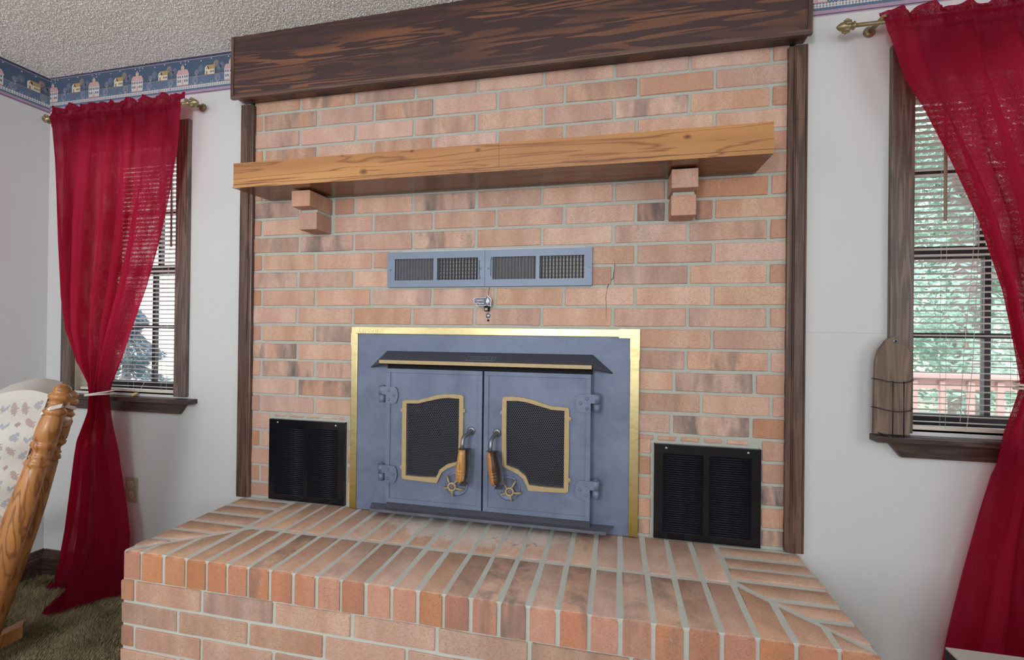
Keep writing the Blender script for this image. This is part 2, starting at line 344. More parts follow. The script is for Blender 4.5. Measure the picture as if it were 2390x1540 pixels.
# ------------------------------------------------------------------ room shell
XL, XR, YB, ZC = -1.415, 4.6, -5.0, 2.445
W1 = (-1.235, -.632, .905, 2.09); W2 = (2.245, 2.848, .905, 2.09)       # window openings x0,x1,z0,z1
b = MB()
xs = [XL-.15, W1[0], W1[1], W2[0], W2[1], XR+.15]
for i in (0, 4): b.box(xs[i], xs[i+1], 0, .19, -.1, 2.6)
b.box(W1[1], -.262, 0, .19, -.1, 2.6); b.box(1.905, W2[0], 0, .19, -.1, 2.6); b.box(-.262, 1.905, 0, .19, -.1, .47); b.box(-.262, 1.905, .03, .19, .47, 2.6)
for W in (W1, W2):
    b.box(W[0], W[1], 0, .19, -.1, W[2]); b.box(W[0], W[1], 0, .19, W[3], 2.6)
struct(b.build('wall_back', M_WALL), 'white painted wall behind the brick fireplace with a window on either side', 'wall')
struct(MB().box(XL-.15, XL, YB, 0, -.1, 2.6).build('wall_left', M_WALL), 'white painted side wall at the left edge meeting the window wall', 'wall')
struct(MB().box(XR, XR+.15, YB, 0, -.1, 2.6).build('wall_right', M_WALL), 'white side wall of the room to the right', 'wall')
struct(MB().box(XL-.15, XR+.15, YB-.15, YB, -.1, 2.6).build('wall_rear', M_WALL), 'white wall of the room opposite the fireplace', 'wall')
def ceil_z(x): return 2.4335+.0135*(min(x, 2.2)+1.43)
cv = []
for x in (XL-.15, 2.2, XR+.15):
    for y in (YB-.15, .19): cv += [(x, y, ceil_z(x)), (x, y, 2.65)]
b = MB(); b.add(cv, [(0, 2, 6, 4), (4, 6, 10, 8), (1, 5, 7, 3), (5, 9, 11, 7), (0, 1, 3, 2), (8, 10, 11, 9), (0, 4, 5, 1), (4, 8, 9, 5), (2, 3, 7, 6), (6, 7, 11, 10)])
ceiling = struct(b.build('ceiling', M_CEIL), 'white sprayed popcorn texture ceiling above the window and beam', 'ceiling')
rs = random.Random(3); vs = []; fs = []
for i in range(90000):
    x = rs.uniform(XL, 1.1); y = -rs.random()**1.25*1.0
    if x > -.2 and y > -.07: continue
    a = rs.uniform(0, PI); l = rs.uniform(.002, .0052); wd = rs.uniform(.0014, .0027); h = rs.uniform(.0012, .0042)
    ca, sa = math.cos(a), math.sin(a); z = ceil_z(x)+.0006; n0 = len(vs)
    vs += [(x+ca*l, y+sa*l, z), (x-sa*wd, y+ca*wd, z), (x-ca*l, y-sa*l, z), (x+sa*wd, y-ca*wd, z), (x+rs.uniform(-.001, .001), y+rs.uniform(-.001, .001), z-h)]
    fs += [(n0, n0+1, n0+4), (n0+1, n0+2, n0+4), (n0+2, n0+3, n0+4), (n0+3, n0, n0+4)]
me = bpy.data.meshes.new('popcorn_texture'); me.from_pydata(vs, [], fs); me.materials.append(M_CEIL)
o = link('popcorn_texture', me, ceiling); o['kind'] = 'stuff'
floor = struct(MB().box(XL-.15, XR+.15, YB-.15, .19, -.12, 0).build('floor', M_CARPET), 'olive brown carpeted floor beside the brick hearth', 'floor')
vs = []; fs = []
step = .0062
ny = int(.95/step); nx = int(1.16/step)
for iy in range(ny):
    for ix in range(nx):
        x = XL+ix*step+rs.uniform(-.003, .003); y = -.006-iy*step+rs.uniform(-.003, .003)
        if x > -.272 and y > -.53: continue
        nv = mnoise.noise((x*5, y*9, 0)); nv2 = mnoise.noise((x*11+7, y*17, 4))
        ang = nv*4+1.0; lean = .007+.007*abs(nv2); h = .013+.006*nv2+rs.uniform(-.003, .003); r = .0042; n0 = len(vs); a = rs.uniform(0, 2)
        for q in range(3): vs.append((x+r*math.cos(a+q*2.094), y+r*math.sin(a+q*2.094), 0.0005))
        vs.append((x+lean*math.cos(ang), min(y+lean*math.sin(ang), -.002), h))
        fs += [(n0, n0+1, n0+3), (n0+1, n0+2, n0+3), (n0+2, n0, n0+3)]
me = bpy.data.meshes.new('carpet_pile'); me.from_pydata(vs, [], fs); me.materials.append(M_CARPET)
o = link('carpet_pile', me, floor); o['kind'] = 'stuff'
# baseboards
def base_prof(along, a0, a1, fixed, sgn):
    prof = [(0, .0), (.015, .0), (.015, .085), (.012, .092), (.012, .1), (.009, .108), (.006, .122), (0, .124)]
    vs = []; n = len(prof)
    for a in (a0, a1):
        for d, z in prof: vs.append((a, fixed+sgn*d, z) if along == 'x' else (fixed+sgn*d, a, z))
    return MB().add(vs, [(i, (i+1) % n, n+(i+1) % n, n+i) for i in range(n)]+[tuple(range(n)), tuple(range(n, 2*n))])
struct(base_prof('x', XL+.012, -.28, 0, -1).build('baseboard_back', M_STOOL), 'dark stained baseboard under the left window', 'baseboard')
struct(base_prof('y', YB+.01, -.0, XL, 1).build('baseboard_left', M_STOOL), 'dark stained baseboard along the left side wall', 'baseboard')
struct(base_prof('x', 1.945, XR-.01, 0, -1).build('baseboard_right', M_STOOL), 'dark stained baseboard right of the hearth under the right window', 'baseboard')

# ------------------------------------------------------------------ wallpaper border
M_PAPER = [plain('paper_sky', rgb(72, 90, 114), .7, var=.1), plain('paper_meadow', rgb(88, 112, 140), .7, var=.1), plain('paper_white', rgb(204, 203, 202), .7, var=.05),
           plain('paper_pink', rgb(196, 160, 164), .7), plain('paper_mustard', rgb(172, 146, 102), .7), plain('paper_mauve', rgb(168, 142, 166), .7),
           plain('paper_brown', rgb(140, 128, 116), .7), plain('paper_lilac', rgb(126, 132, 154), .7), plain('paper_slate', rgb(98, 112, 138), .7), plain('paper_navy', rgb(58, 66, 92), .7), plain('paper_cream', rgb(216, 204, 178), .7)]
SKY, MEA, WHI, PIN, MUS, MAU, BRO, LIL, SLA, NAV, CRE = range(11)
def border(name, s0, s1, place, label, house0):
    b = MB()
    def poly(pts, mi, layer):
        P = []
        for s, h in pts:
            P.append((min(max(s, s0), s1), h))
        if max(p[0] for p in P)-min(p[0] for p in P) < 1e-4: return
        b.add([place(s, h, .0009+.00035*layer) for s, h in P], [tuple(range(len(P)))], mi)
    def rect(a, c, h0, h1, mi, layer): poly([(a, h0), (c, h0), (c, h1), (a, h1)], mi, layer)
    nseg = max(1, int((s1-s0)/.5)+1)
    for i in range(nseg):
        a = s0+(s1-s0)*i/nseg; c = s0+(s1-s0)*(i+1)/nseg
        for h0, h1, m in ((0, .004, MAU), (.004, .007, NAV), (.007, .019, MAU), (.019, .029, MEA), (.029, .041, LIL), (.041, .081, MEA), (.081, .158, SKY), (.158, .161, MAU), (.161, .172, NAV)): rect(a, c, h0, h1, m, 0)
        rect(a, c, .0375, .0405, WHI, 2); rect(a, c, .029, .0315, WHI, 2); rect(a, c, .0785, .082, BRO, 1)
    s = s0
    while s < s1: rect(s, s+.0052, .0275, .043, WHI, 3); s += .0097
    def tree(s, h, r, m, layer=2):
        poly([(s+r*.85*math.cos(t*PI/5), h+r*math.sin(t*PI/5)) for t in range(10)], m, layer); rect(s-.0008, s+.0008, h-r*1.75, h, WHI if m == LIL else BRO, layer+1)
        for t in range(-2, 3): poly([(s, h-r*.5), (s+.0012, h-r*.5), (s+t*r*.33+.001, h+r*.7-abs(t)*r*.22), (s+t*r*.33, h+r*.7-abs(t)*r*.22)], SLA if m == LIL else LIL, layer+2)
    k0 = int((s0-house0)/.2575)-1
    for k in range(k0, k0+int((s1-s0)/.2575)+4):
        s = house0+k*.2575
        if s+.12 < s0 or s-.12 > s1: continue
        rect(s-.0325, s+.0325, .047, .096, WHI, 5); rect(s-.0325, s+.0325, .044, .049, PIN, 6)
        poly([(s-.037, .094), (s+.037, .094), (s+.025, .117), (s-.025, .117)], PIN, 6)
        rect(s-.008, s+.008, .116, .131, CRE, 6); rect(s-.003, s+.003, .118, .128, MUS, 7); poly([(s-.010, .130), (s+.010, .130), (s, .142)], MAU, 7)
        for q in (-.024, -.013, .0, .013, .024):
            rect(s+q-.0033, s+q+.0033, .08, .090, SLA, 7)
            if q: rect(s+q-.0033, s+q+.0033, .060, .071, SLA, 7)
        rect(s-.004, s+.004, .049, .071, PIN, 7)
        t = s+.147
        rect(t-.026, t+.026, .081, .104, CRE, 5); poly([(t-.027, .103), (t-.004, .103), (t-.006, .114), (t-.016, .122), (t-.025, .114)], CRE, 6); poly([(t-.008, .104), (t+.029, .104), (t+.026, .123), (t-.016, .123)], MUS, 6)
        for q in (.004, .012, .020): rect(t+q-.0025, t+q+.0025, .088, .097, SLA, 7)
        rect(t-.019, t-.012, .081, .096, BRO, 7); rect(t-.018, t-.013, .106, .112, SLA, 7)
        for q, h, r, m in ((.068, .062, .019, LIL), (.128, .060, .02, SLA), (.188, .062, .019, LIL), (.098, .112, .018, SLA), (.075, .098, .013, LIL), (.195, .108, .014, SLA), (.18, .128, .016, BRO), (.212, .116, .015, SLA)): tree(s+q, h, r, m)
        for q, h in ((-.012, .150), (.012, .153), (.03, .151), (.014, .141), (.1, .147), (.155, .152)):
            poly([(s+q+.0035*math.cos(i*PI/2+.4)*(1 if i % 1 == 0 else .5), h+.0035*math.sin(i*PI/2+.4)) for i in range(4)], WHI, 4)
        for q in (.045, .1, .158, .22):
            for e in (-.005, .005): poly([(s+q+e-.002, .047), (s+q+e+.002, .047), (s+q+e, .052)], WHI, 4)
    o = b.build(name, M_PAPER, None, recalc=False)
    return struct(o, label, 'wallpaper border')
def bz(x): return 2.266+.0055*(x+1.43)
def place_back(s, h, d): return (s, -d, min(bz(s)+h, ceil_z(s)-.0005))
def place_left(s, h, d): return (XL+d, s, min(2.257+h, ceil_z(XL)-.0005))
border('trim_1', XL, -.30, place_back, 'blue village wallpaper border above the left curtain', -1.396)
border('trim_2', 1.93, 4.0, place_back, 'blue village wallpaper border above the right curtain', 1.965)
border('trim_3', -1.6, -.0, place_left, 'blue village wallpaper border along the left side wall', -.217)

# ------------------------------------------------------------------ brickwork
P = .0762; L = .2629; ZB = 2.15
BR_CACHE = {}
def brick_mesh(wd, h, var, mat, dep=.04, jit=.0015):
    key = (round(wd, 3), round(h, 3), var, mat.name)
    if key in BR_CACHE: return BR_CACHE[key]
    r = random.Random(hash((round(wd*1000), round(h*1000), var)))
    c = .0022; a, e = wd/2, h/2
    ring = [(-a, -e+c), (-a+c, -e), (r.uniform(-.3, .3)*a, -e), (a-c, -e), (a, -e+c), (a, e-c), (a-c, e), (r.uniform(-.3, .3)*a, e), (-a+c, e), (-a, e-c)]
    ring = [(x+r.uniform(-jit, jit), z+r.uniform(-jit, jit)) for x, z in ring]; n = len(ring); bv = .002
    fr = [(x-math.copysign(min(bv, abs(x)), x) if abs(x) > a-.008 else x, z-math.copysign(bv, z)) for x, z in ring]
    vs = [(x, dep, z) for x, z in ring]+[(x, .0026+r.uniform(-.0006, .0006), z) for x, z in ring]+[(x, r.uniform(-.0006, .0006), z) for x, z in fr]
    fs = []
    for i in range(n):
        j = (i+1) % n; fs += [(i, j, n+j, n+i), (n+i, n+j, 2*n+j, 2*n+i)]
    fs.append(tuple(2*n+i for i in range(n)))
    me = bpy.data.meshes.new('brick'); me.from_pydata(vs, [], fs); me.materials.append(mat); me.update()
    bm = bmesh.new(); bm.from_mesh(me); bmesh.ops.recalc_face_normals(bm, faces=bm.faces[:]); bm.to_mesh(me); bm.free()
    BR_CACHE[key] = me; return me
rb = random.Random(11)
def brick(x0, x1, z0, z1, y, parent, mat=None, flash=0., tone=0., rot=0., cx=None, cy=None):
    me = brick_mesh(x1-x0, z1-z0, rb.randrange(5), mat or M_BRICK)
    o = bpy.data.objects.new('brick', me); COL.objects.link(o); o.parent = parent
    loc = Vector(((x0+x1)/2 if cx is None else cx, y+rb.uniform(-.0012, .0012) if cy is None else cy, (z0+z1)/2))
    o.location = loc-wpos(parent); o.rotation_euler = (0, rb.uniform(-.003, .003), rot)
    o['flash'] = float(flash); o['tone'] = float(tone); return o
breast = thing('brick_fireplace_wall', (.82, 0, .48), 'pink brick fireplace wall with grey mortar framed by dark wood', 'brick wall')
MB().box(-.24, 1.886, .0035, .03, .47, 2.21).build('mortar', M_MORTAR, breast)
# flashed bricks: (row, index from left) -> strength
FL = {(0, 1): 1., (0, 2): .35, (0, 5): .3, (1, 1): .6, (1, 3): .7, (2, 0): .45, (2, 3): .6, (3, 1): .5, (6, 0): .8, (6, 3): 1.1, (8, 0): .4, (8, 1): .9, (8, 3): .8, (9, 1): .2, (10, 0): .6,
      (12, 4): .2, (13, 2): .6, (14, 0): .8, (14, 6): .55, (14, 5): .4, (15, 1): 1., (15, 2): .6, (16, 1): .8, (7, 7): 1., (13, 6): .1, (15, 5): .7, (17, 5): .9, (2, 6): .6, (11, 3): .4, (11, 4): .35, (12, 7): .35, (1, 6): .35, (17, 2): .1, (4, 4): .3, (5, 2): .4, (8, 6): .35, (3, 4): .3}
TN = {(1, 0): .5, (3, 0): .6, (7, 0): .9, (9, 0): .7, (11, 0): .8, (13, 0): .8, (15, 0): .6, (17, 0): .8}
x_l, x_r = -.234, 1.880
def holes(row):
    z1 = ZB-P*row+.066
    H = []
    if row in (9, 10): H.append((.412, 1.226))
    if row in (6, 7): H += [(.058, .158), (1.484, 1.586)]
    if row >= 13: H.append((.263, 1.394))
    return H
for row in range(0, 18):
    z0 = ZB-P*row+.0012; z1 = z0+.0655
    joints = [-.192+L*n for n in range(8)] if row % 2 else [-.012+L*n for n in range(8)]
    joints = [j+rb.uniform(-.003, .003) for j in joints]
    if row == 15: joints = joints[:2]+[.335, 1.123, 1.521, 1.785]
    if row == 17: joints = joints[:2]+[.335, 1.123, 1.514, 1.776]
    if row == 16: joints = [-.012, .251, .514, 1.3, 1.613, 1.838]
    if row == 14: joints = [-.012, .251, .514, 1.039, 1.302, 1.560, 1.832]
    js = [x_l]+joints+[x_r]
    for i in range(len(js)-1):
        a = js[i]+(.0055 if i else 0); c = js[i+1]-(.0055 if i < len(js)-2 else 0)
        segs = [(a, c)]
        for h0, h1 in holes(row):
            new = []
            for p, q in segs:
                if q <= h0 or p >= h1: new.append((p, q)); continue
                if p < h0-.012: new.append((p, h0-.001))
                if q > h1+.012: new.append((h1+.001, q))
            segs = new
        for p, q in segs:
            if q-p < .012: continue
            small = (q-p) < .1
            t = TN.get((row, i), None)
            if t is None: t = rb.uniform(.0, .25) if not small else rb.uniform(.3, .75)
            if row in (6, 7) and (abs(p-1.587) < .02): t = .75
            f = FL.get((row, i), 0. if rb.random() < .8 else rb.uniform(.1, .4))
            brick(p, q, z0, z1, 0, breast, flash=f, tone=t)
# bricks round the two side vents
for zs, x0, x1 in ((ZB-P*18, -.234, -.142), (ZB-P*18, 1.813, 1.880)):
    pass
for row in range(18, 22):
    z0 = ZB-P*row+.0012; z1 = z0+.0655
    if row % 2 == 0: brick(-.234, -.143, z0, z1, 0, breast, tone=.3)
    else: brick(-.234, -.196, z0, z1, 0, breast, tone=.8); brick(-.184, -.143, z0, z1, 0, breast, tone=.35)
    brick(1.812, 1.880, z0, z1, 0, breast, tone=.35 if row in (18, 19, 21) else .1, flash=1.2 if row in (20,) else 0)
    brick(1.402, 1.444, z0, z1, 0, breast, tone=.3)
brick(1.812, 1.880, .488, ZB-P*21-.0095, 0, breast, flash=1.2); brick(1.402, 1.444, .488, ZB-P*21-.0095, 0, breast, tone=.1, flash=.4)
brick(-.234, -.143, .488, ZB-P*21-.0095, 0, breast, tone=.45)
zt = ZB-P*17-.0095
brick(1.402, 1.453, .829, zt, 0, breast, tone=.3)
for a, c in ((-.12, -.058), (-.046, .022), (.036, .098), (.112, .178)): brick(a, c, .836, zt, 0, breast, tone=.2)
brick(.188, .215, .836, zt, 0, breast, tone=.3)
for a, c in ((1.468, 1.530), (1.546, 1.607), (1.622, 1.683), (1.699, 1.768)): brick(a, c, .829, zt, 0, breast, tone=.25)
for i in range(4): brick(.232, .256, .50+i*P, .50+i*P+.066, .0015, breast, tone=.1, flash=.5)
# corbels: header bricks standing out under the mantel
def corbel(x0, x1, z0, z1, y0, tone, flash):
    bb = MB(); bb.box(x0, x1, y0, .03, z0, z1, bev=.0035)
    o = bb.build('corbel_brick', M_BRICK, breast); o['tone'] = tone; o['flash'] = flash
corbel(.064, .146, 1.6935, 1.7565, -.148, .35, .2); corbel(.061, .142, 1.6135, 1.683, -.098, .55, .2)
corbel(1.492, 1.576, 1.6935, 1.7565, -.132, .15, .1); corbel(1.496, 1.577, 1.6135, 1.683, -.085, .6, 0.)
bb = MB(); bb.box(.07, .140, -.09, .01, 1.680, 1.695); bb.box(1.502, 1.571, -.08, .01, 1.680, 1.695); bb.build('mortar', M_MORTAR, breast)
# cracked mortar and the plug hole under the registers
bb = MB(); bb.tube([(.835, .0005, 1.383), (.832, .0003, 1.36), (.828, .0003, 1.335), (.829, .0003, 1.318)], .0008, 5)
bb.tube([(1.283, .001, 1.372), (1.291, .0008, 1.40), (1.305, .001, 1.412), (1.31, .001, 1.462), (1.307, .001, 1.48)], .0009, 5)
bb.tube([(1.283, .001, 1.372), (1.279, .0003, 1.34), (1.281, .0003, 1.31), (1.281, .001, 1.24)], .0006, 5); bb.build('crack', M_MATTE, breast)
bb = MB(); bb.lathe([(.0045, 0), (.0045, .002)], 12, (.832, .0006, 1.255), (0, -1, 0)); bb.build('drill_hole', M_MATTE, breast)
bb = MB(); bb.lathe([(.0095, 0), (.0095, .0015), (.004, .0025)], 16, (.831, .001, 1.273), (0, -1, 0)); bb.build('washer', M_STEEL, breast)

# ---- raised hearth
hearth = thing('brick_hearth', (.82, -.26, 0), 'raised red brick hearth with mitred rowlock top in front of the stove', 'hearth')
HX0, HX1, HY, HT = -.262, 1.920, -.527, .480
bb = MB(); bb.box(HX0+.006, HX1-.006, HY+.006, -.002, .3868, HT-.0022); bb.box(-.266, 1.924, -.5165, -.002, 0, .3868); bb.build('mortar', M_HMORT, hearth)
def clip(poly, a, b_, c):
    out = []
    for i in range(len(poly)):
        p, q = poly[i], poly[(i+1) % len(poly)]; dp = a*p[0]+b_*p[1]+c; dq = a*q[0]+b_*q[1]+c
        if dp >= 0: out.append(p)
        if (dp > 0 > dq) or (dp < 0 < dq): t = dp/(dp-dq); out.append((p[0]+t*(q[0]-p[0]), p[1]+t*(q[1]-p[1])))
    return out
def inset(poly, d):
    n = len(poly); out = []
    for i in range(n):
        p0, p, p1 = Vector(poly[i-1]), Vector(poly[i]), Vector(poly[(i+1) % n])
        e0 = (p-p0).normalized(); e1 = (p1-p).normalized(); n0 = Vector((-e0.y, e0.x)); n1 = Vector((-e1.y, e1.x))
        k = max(.35, 1+n0.dot(n1)); out.append(tuple(p+(n0+n1)*(d/k)))
    return out
def top_brick(poly, tone, flash):
    if len(poly) < 3: return
    ar = sum(poly[i-1][0]*poly[i][1]-poly[i][0]*poly[i-1][1] for i in range(len(poly)))/2
    if abs(ar) < 1.2e-4: return
    if ar < 0: poly = poly[::-1]
    q = []
    for p in poly:
        if not q or math.dist(p, q[-1]) > .013: q.append(p)
    if len(q) > 3 and math.dist(q[0], q[-1]) <= .013: q.pop()
    poly = q
    if len(poly) < 3: return
    q = []
    for i, p in enumerate(poly):
        p2 = poly[(i+1) % len(poly)]; q.append(p)
        if math.dist(p, p2) > .05: t_ = rb.uniform(.35, .65); q.append((p[0]+(p2[0]-p[0])*t_, p[1]+(p2[1]-p[1])*t_))
    poly = [(x+rb.uniform(-.0014, .0014), y+rb.uniform(-.0014, .0014)) for x, y in q]
    cx = sum(p[0] for p in poly)/len(poly); cy = sum(p[1] for p in poly)/len(poly); dz = rb.uniform(-.0018, .0018); n = len(poly)
    rings = [(0, .3875), (0, HT-.0085+dz), (.0022, HT-.0026+dz), (.0068, HT+dz)]
    vs = []
    for d, z in rings: vs += [(x-cx, y-cy, z-.43) for x, y in (inset(poly, d) if d else poly)]
    fs = [(j*n+i, j*n+(i+1) % n, (j+1)*n+(i+1) % n, (j+1)*n+i) for j in range(3) for i in range(n)]+[tuple(3*n+i for i in range(n))]
    me = bpy.data.meshes.new('brick'); me.from_pydata(vs, [], fs); me.materials.append(M_HBRICK); me.materials.append(M_HEND); me.update()
    for p in me.polygons:
        if p.normal.y < -.75: p.material_index = 1
    for p in me.polygons: p.use_smooth = p.index >= n
    me.polygons[len(me.polygons)-1].use_smooth = True
    o = bpy.data.objects.new('brick', me); COL.objects.link(o); o.parent = hearth; o.location = Vector((cx, cy, .43))-wpos(hearth); o['tone'] = tone; o['flash'] = flash
FJ = [HX0, -.187, -.098, -.011, .069, .145, .221, .299, .379, .459, .539, .619, .700, .779, .857, .936, 1.016, 1.096, 1.176, 1.257, 1.337, 1.417, 1.497, 1.579, 1.660, 1.744, 1.836, HX1]
g = .0058
ml = (-.010, -.298, HX0, HY-.004); mr = (1.668, -.273, HX1, HY+.01)      # mitre lines
def half(l, side, off):
    (x0, y0, x1, y1) = l; dx, dy = x1-x0, y1-y0; ln = math.hypot(dx, dy); a, b_ = -dy/ln*side, dx/ln*side
    return a, b_, -(a*x0+b_*y0)-off
hfl = {2: .2, 6: .7, 9: .3, 14: .35, 15: .7, 16: .8, 17: .25, 18: .6, 20: .4, 21: .5, 22: .3}
for i in range(len(FJ)-1):
    a = FJ[i]+(g if i else 0); c = FJ[i+1]-(g if i < len(FJ)-2 else 0)
    poly = [(a, HY), (c, HY), (c, -.273-g), (a, -.273-g)]
    if FJ[i] < 0: poly = clip(poly, *half(ml, 1, g))
    if FJ[i+1] > 1.66: poly = clip(poly, *half(mr, -1, g))
    top_brick(poly, rb.uniform(.2, .8), hfl.get(i, rb.uniform(0, .3)))
BJ = FJ[3:25]
for i in range(len(BJ)-1):
    a = BJ[i]+g; c = BJ[i+1]-g
    top_brick([(a, -.273+g), (c, -.273+g), (c, -.004), (a, -.004)], rb.uniform(.1, .5), rb.uniform(0, .3))
SJL = [-.004, -.018, -.100, -.183, -.268, -.350, -.428, -.493, HY]
for i in range(1, len(SJL)-1):
    poly = [(HX0, SJL[i+1]+g), (-.011-g, SJL[i+1]+g), (-.011-g, SJL[i]-g), (HX0, SJL[i]-g)]
    poly = clip(poly, *half(ml, -1, g)); top_brick(poly, rb.uniform(.2, .6), rb.uniform(.1, .4))
SJR = [-.004, -.012, -.091, -.169, -.245, -.333, -.413, -.495, HY]
for i in range(1, len(SJR)-1):
    poly = [(1.660+g, SJR[i+1]+g), (HX1, SJR[i+1]+g), (HX1, SJR[i]-g), (1.660+g, SJR[i]-g)]
    poly = clip(poly, *half(mr, 1, g)); top_brick(poly, rb.uniform(.2, .7), rb.uniform(0, .2))
for crs in range(5):
    z1 = .3785-crs*P; z0 = z1-.0655
    if z0 < 0: z0 = .004
    js = [-.270]+([-.217+.2635*n for n in range(9)] if crs % 2 == 0 else [-.0445+.2635*n for n in range(8)])
    js = [j for j in js if j < 1.90]+[1.928]
    for i in range(len(js)-1):
        brick(js[i]+(g if i else 0), js[i+1]-(g if i < len(js)-2 else 0), z0, z1, -.522, hearth, flash=rb.choice((0, 0, .1, .3)), tone=rb.uniform(0, .25) if js[i+1]-js[i] > .1 else .8)
    for sx, rot in ((-.270, -PI/2), (1.928, PI/2)):
        for y0, y1 in (((-.475, -.235), (-.224, -.006)) if crs % 2 == 0 else ((-.475, -.35), (-.339, -.1), (-.089, -.006))):
            brick(y0, y1, z0, z1, 0, hearth, tone=.2, rot=rot, cx=sx, cy=(y0+y1)/2)

# ------------------------------------------------------------------ beam, posts, mantel
beam = thing('header_beam', (.82, -.03, 2.195), 'dark stained plywood box beam under the ceiling above the bricks', 'beam')
BX0, BX1 = -.290, 1.927
zt0, zt1 = ceil_z(BX0)-.002, ceil_z(BX1)-.002
bb = MB(); bb.add([(x, y, z) for x, zt_ in ((BX0+.014, zt0), (BX1-.014, zt1)) for y in (-.078, -.066) for z in (2.196, zt_)], [(0, 1, 3, 2), (4, 6, 7, 5), (0, 4, 5, 1), (2, 3, 7, 6), (0, 2, 6, 4), (1, 5, 7, 3)])
bb.build('front_board', M_BEAM, beam)
MB().box(BX0, BX1, -.082, -.066, 2.184, 2.200, bev=.002).build('bottom_edge_strip', M_EDGE, beam)
MB().box(BX0+.002, BX1-.002, -.066, .0, 2.199, 2.208).build('soffit_board', M_BEAM, beam)
for x0, x1, zt_ in ((BX0, BX0+.014, zt0), (BX1-.014, BX1, zt1)): MB().box(x0, x1, -.082, 0, 2.200, zt_, bev=.0015).build('end_board', M_POST, beam)
def post(name, x0, x1, inner, cuts, label):
    t = struct(thing(name, ((x0+x1)/2, 0, .482), label, 'trim'), label, 'wood trim')
    s = 1 if inner == 'r' else -1; xi = x1 if inner == 'r' else x0; wd = x1-x0
    prof = [(0, 0), (0, .014), (.004, .016), (.014, .016), (.016, .0215), (.018, .0215), (.019, .019), (.021, .0215), (wd-.008, .0225), (wd-.006, .020), (wd-.004, .0225), (wd, .021), (wd, 0)]
    zc = [.482]+cuts+[2.186]
    for i in range(len(zc)-1):
        vs = []; n = len(prof)
        for z in (zc[i]+.0004, zc[i+1]-.0004):
            vs += [(xi-s*d, -h, z) for d, h in prof]
        MB().add(vs, [(k, (k+1) % n, n+(k+1) % n, n+k) for k in range(n)]+[tuple(range(n)), tuple(range(n, 2*n))]).build('trim_board', M_POST, t)
post('trim_4', -.290, -.233, 'r', [], 'dark stained trim post left of the bricks')
post('trim_5', 1.879, 1.935, 'l', [1.934], 'dark stained trim post right of the bricks with a joint near the top')
mant = thing('mantel_shelf', (.82, -.1, 1.76), 'honey coloured wood mantel shelf on brick corbels', 'mantel shelf')
MX0, MX1 = -.150, 1.778; MY = -.208
M_ = []
bb = MB()
bb.add([(x, y, z) for x in (MX0, MX1) for y, z in ((-.001, 1.7665), (-.001, 1.859), (MY, 1.857), (MY, 1.775), (MY, 1.760))], [(0, 1, 2, 3, 4), (9, 8, 7, 6, 5), (1, 6, 7, 2), (2, 7, 8, 3), (3, 8, 9, 4), (0, 5, 6, 1)], 0)
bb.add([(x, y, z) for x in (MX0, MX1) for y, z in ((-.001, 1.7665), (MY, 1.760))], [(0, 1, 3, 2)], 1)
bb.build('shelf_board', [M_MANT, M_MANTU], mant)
MB().box(MX0-.0015, MX1+.0015, MY-.0035, MY, 1.7595, 1.7655, bev=.001).build('lower_lip', M_MANT, mant)
MB().box(.9195, .9203, MY-.0006, MY+.001, 1.776, 1.8572).build('board_joint', M_POST, mant)
MB().box(MX0+.001, MX1-.001, MY-.0008, MY+.002, 1.7735, 1.7748).build('bead_groove', M_POST, mant)

# ------------------------------------------------------------------ registers above the stove
def register(x0, x1, side, label):
    t = thing('air_register', ((x0+x1)/2, 0, 1.386), label, 'air register', 'grey metal air registers above the stove')
    z0, z1 = 1.386, 1.527
    if side == 'l': banks = [(.442, .607), (.623, .791)]
    else: banks = [(.850, 1.018), (1.033, 1.200)]
    hl = [[(a, 1.413), (c, 1.413), (c, 1.499), (a, 1.499)] for a, c in banks]
    bb = MB(); bb.xz([(x0, z0), (x1, z0), (x1, z1), (x0, z1)], -.0125, -.009, holes=hl)
    for a, c, d, e in ((x0, x1, z0, z0+.004), (x0, x1, z1-.004, z1), (x0, x0+.004, z0, z1), (x1-.004, x1, z0, z1)): bb.box(a, c, -.0095, .002, d, e)
    bb.build('faceplate', M_REG, t)
    MB().box(x0+.02, x1-.02, .0036, .005, 1.40, 1.51).build('duct_back', M_MATTE, t)
    for k, (a, c) in enumerate(banks):
        n = 13; me = None
        for i in range(n):
            cx = a+(c-a)*(i+.5)/n
            if me is None:
                q = MB().box(-.0050, .0050, -.0007, .0007, -.0425, .0425, rot=Matrix.Rotation(math.radians(38 if k == 0 else 62), 3, 'Z')); o = q.build('louver', M_REGD, t); me = o.data
            else:
                o = bpy.data.objects.new('louver', me); COL.objects.link(o); o.parent = t
            o.location = Vector((cx, -.0055, 1.456))-wpos(t)
    bb = MB()
    a, c = banks[1]
    for i in range(6): bb.box(a, c, .0012, .0024, 1.418+i*.0145, 1.4215+i*.0145)
    bb.build('rear_damper', plain('damper_grey', rgb(118, 118, 120), .6) if side == 'r' else M_REGD, t)
    for sx in ((.4225, .802) if side == 'l' else (.834, 1.219)): MB().lathe([(.0035, 0), (.0035, .001), (.0015, .002)], 10, (sx, -.0125, 1.455), (0, -1, 0)).build('screw', M_STEEL, t)
    lx = .797 if side == 'l' else .8435
    MB().box(lx-.001, lx+.001, -.0131, -.012, 1.424, 1.488).build('lever_slot', M_MATTE, t)
    lz = 1.421 if side == 'l' else 1.494
    MB().box(lx-.003, lx+.003, -.021, -.0125, lz-.005, lz+.005, bev=.001).build('lever', M_REG, t)
register(.409, .8185, 'l', 'left one of the two grey air registers over the stove, lever knob down')
register(.8195, 1.229, 'r', 'right one of the two grey air registers over the stove, lever knob up')
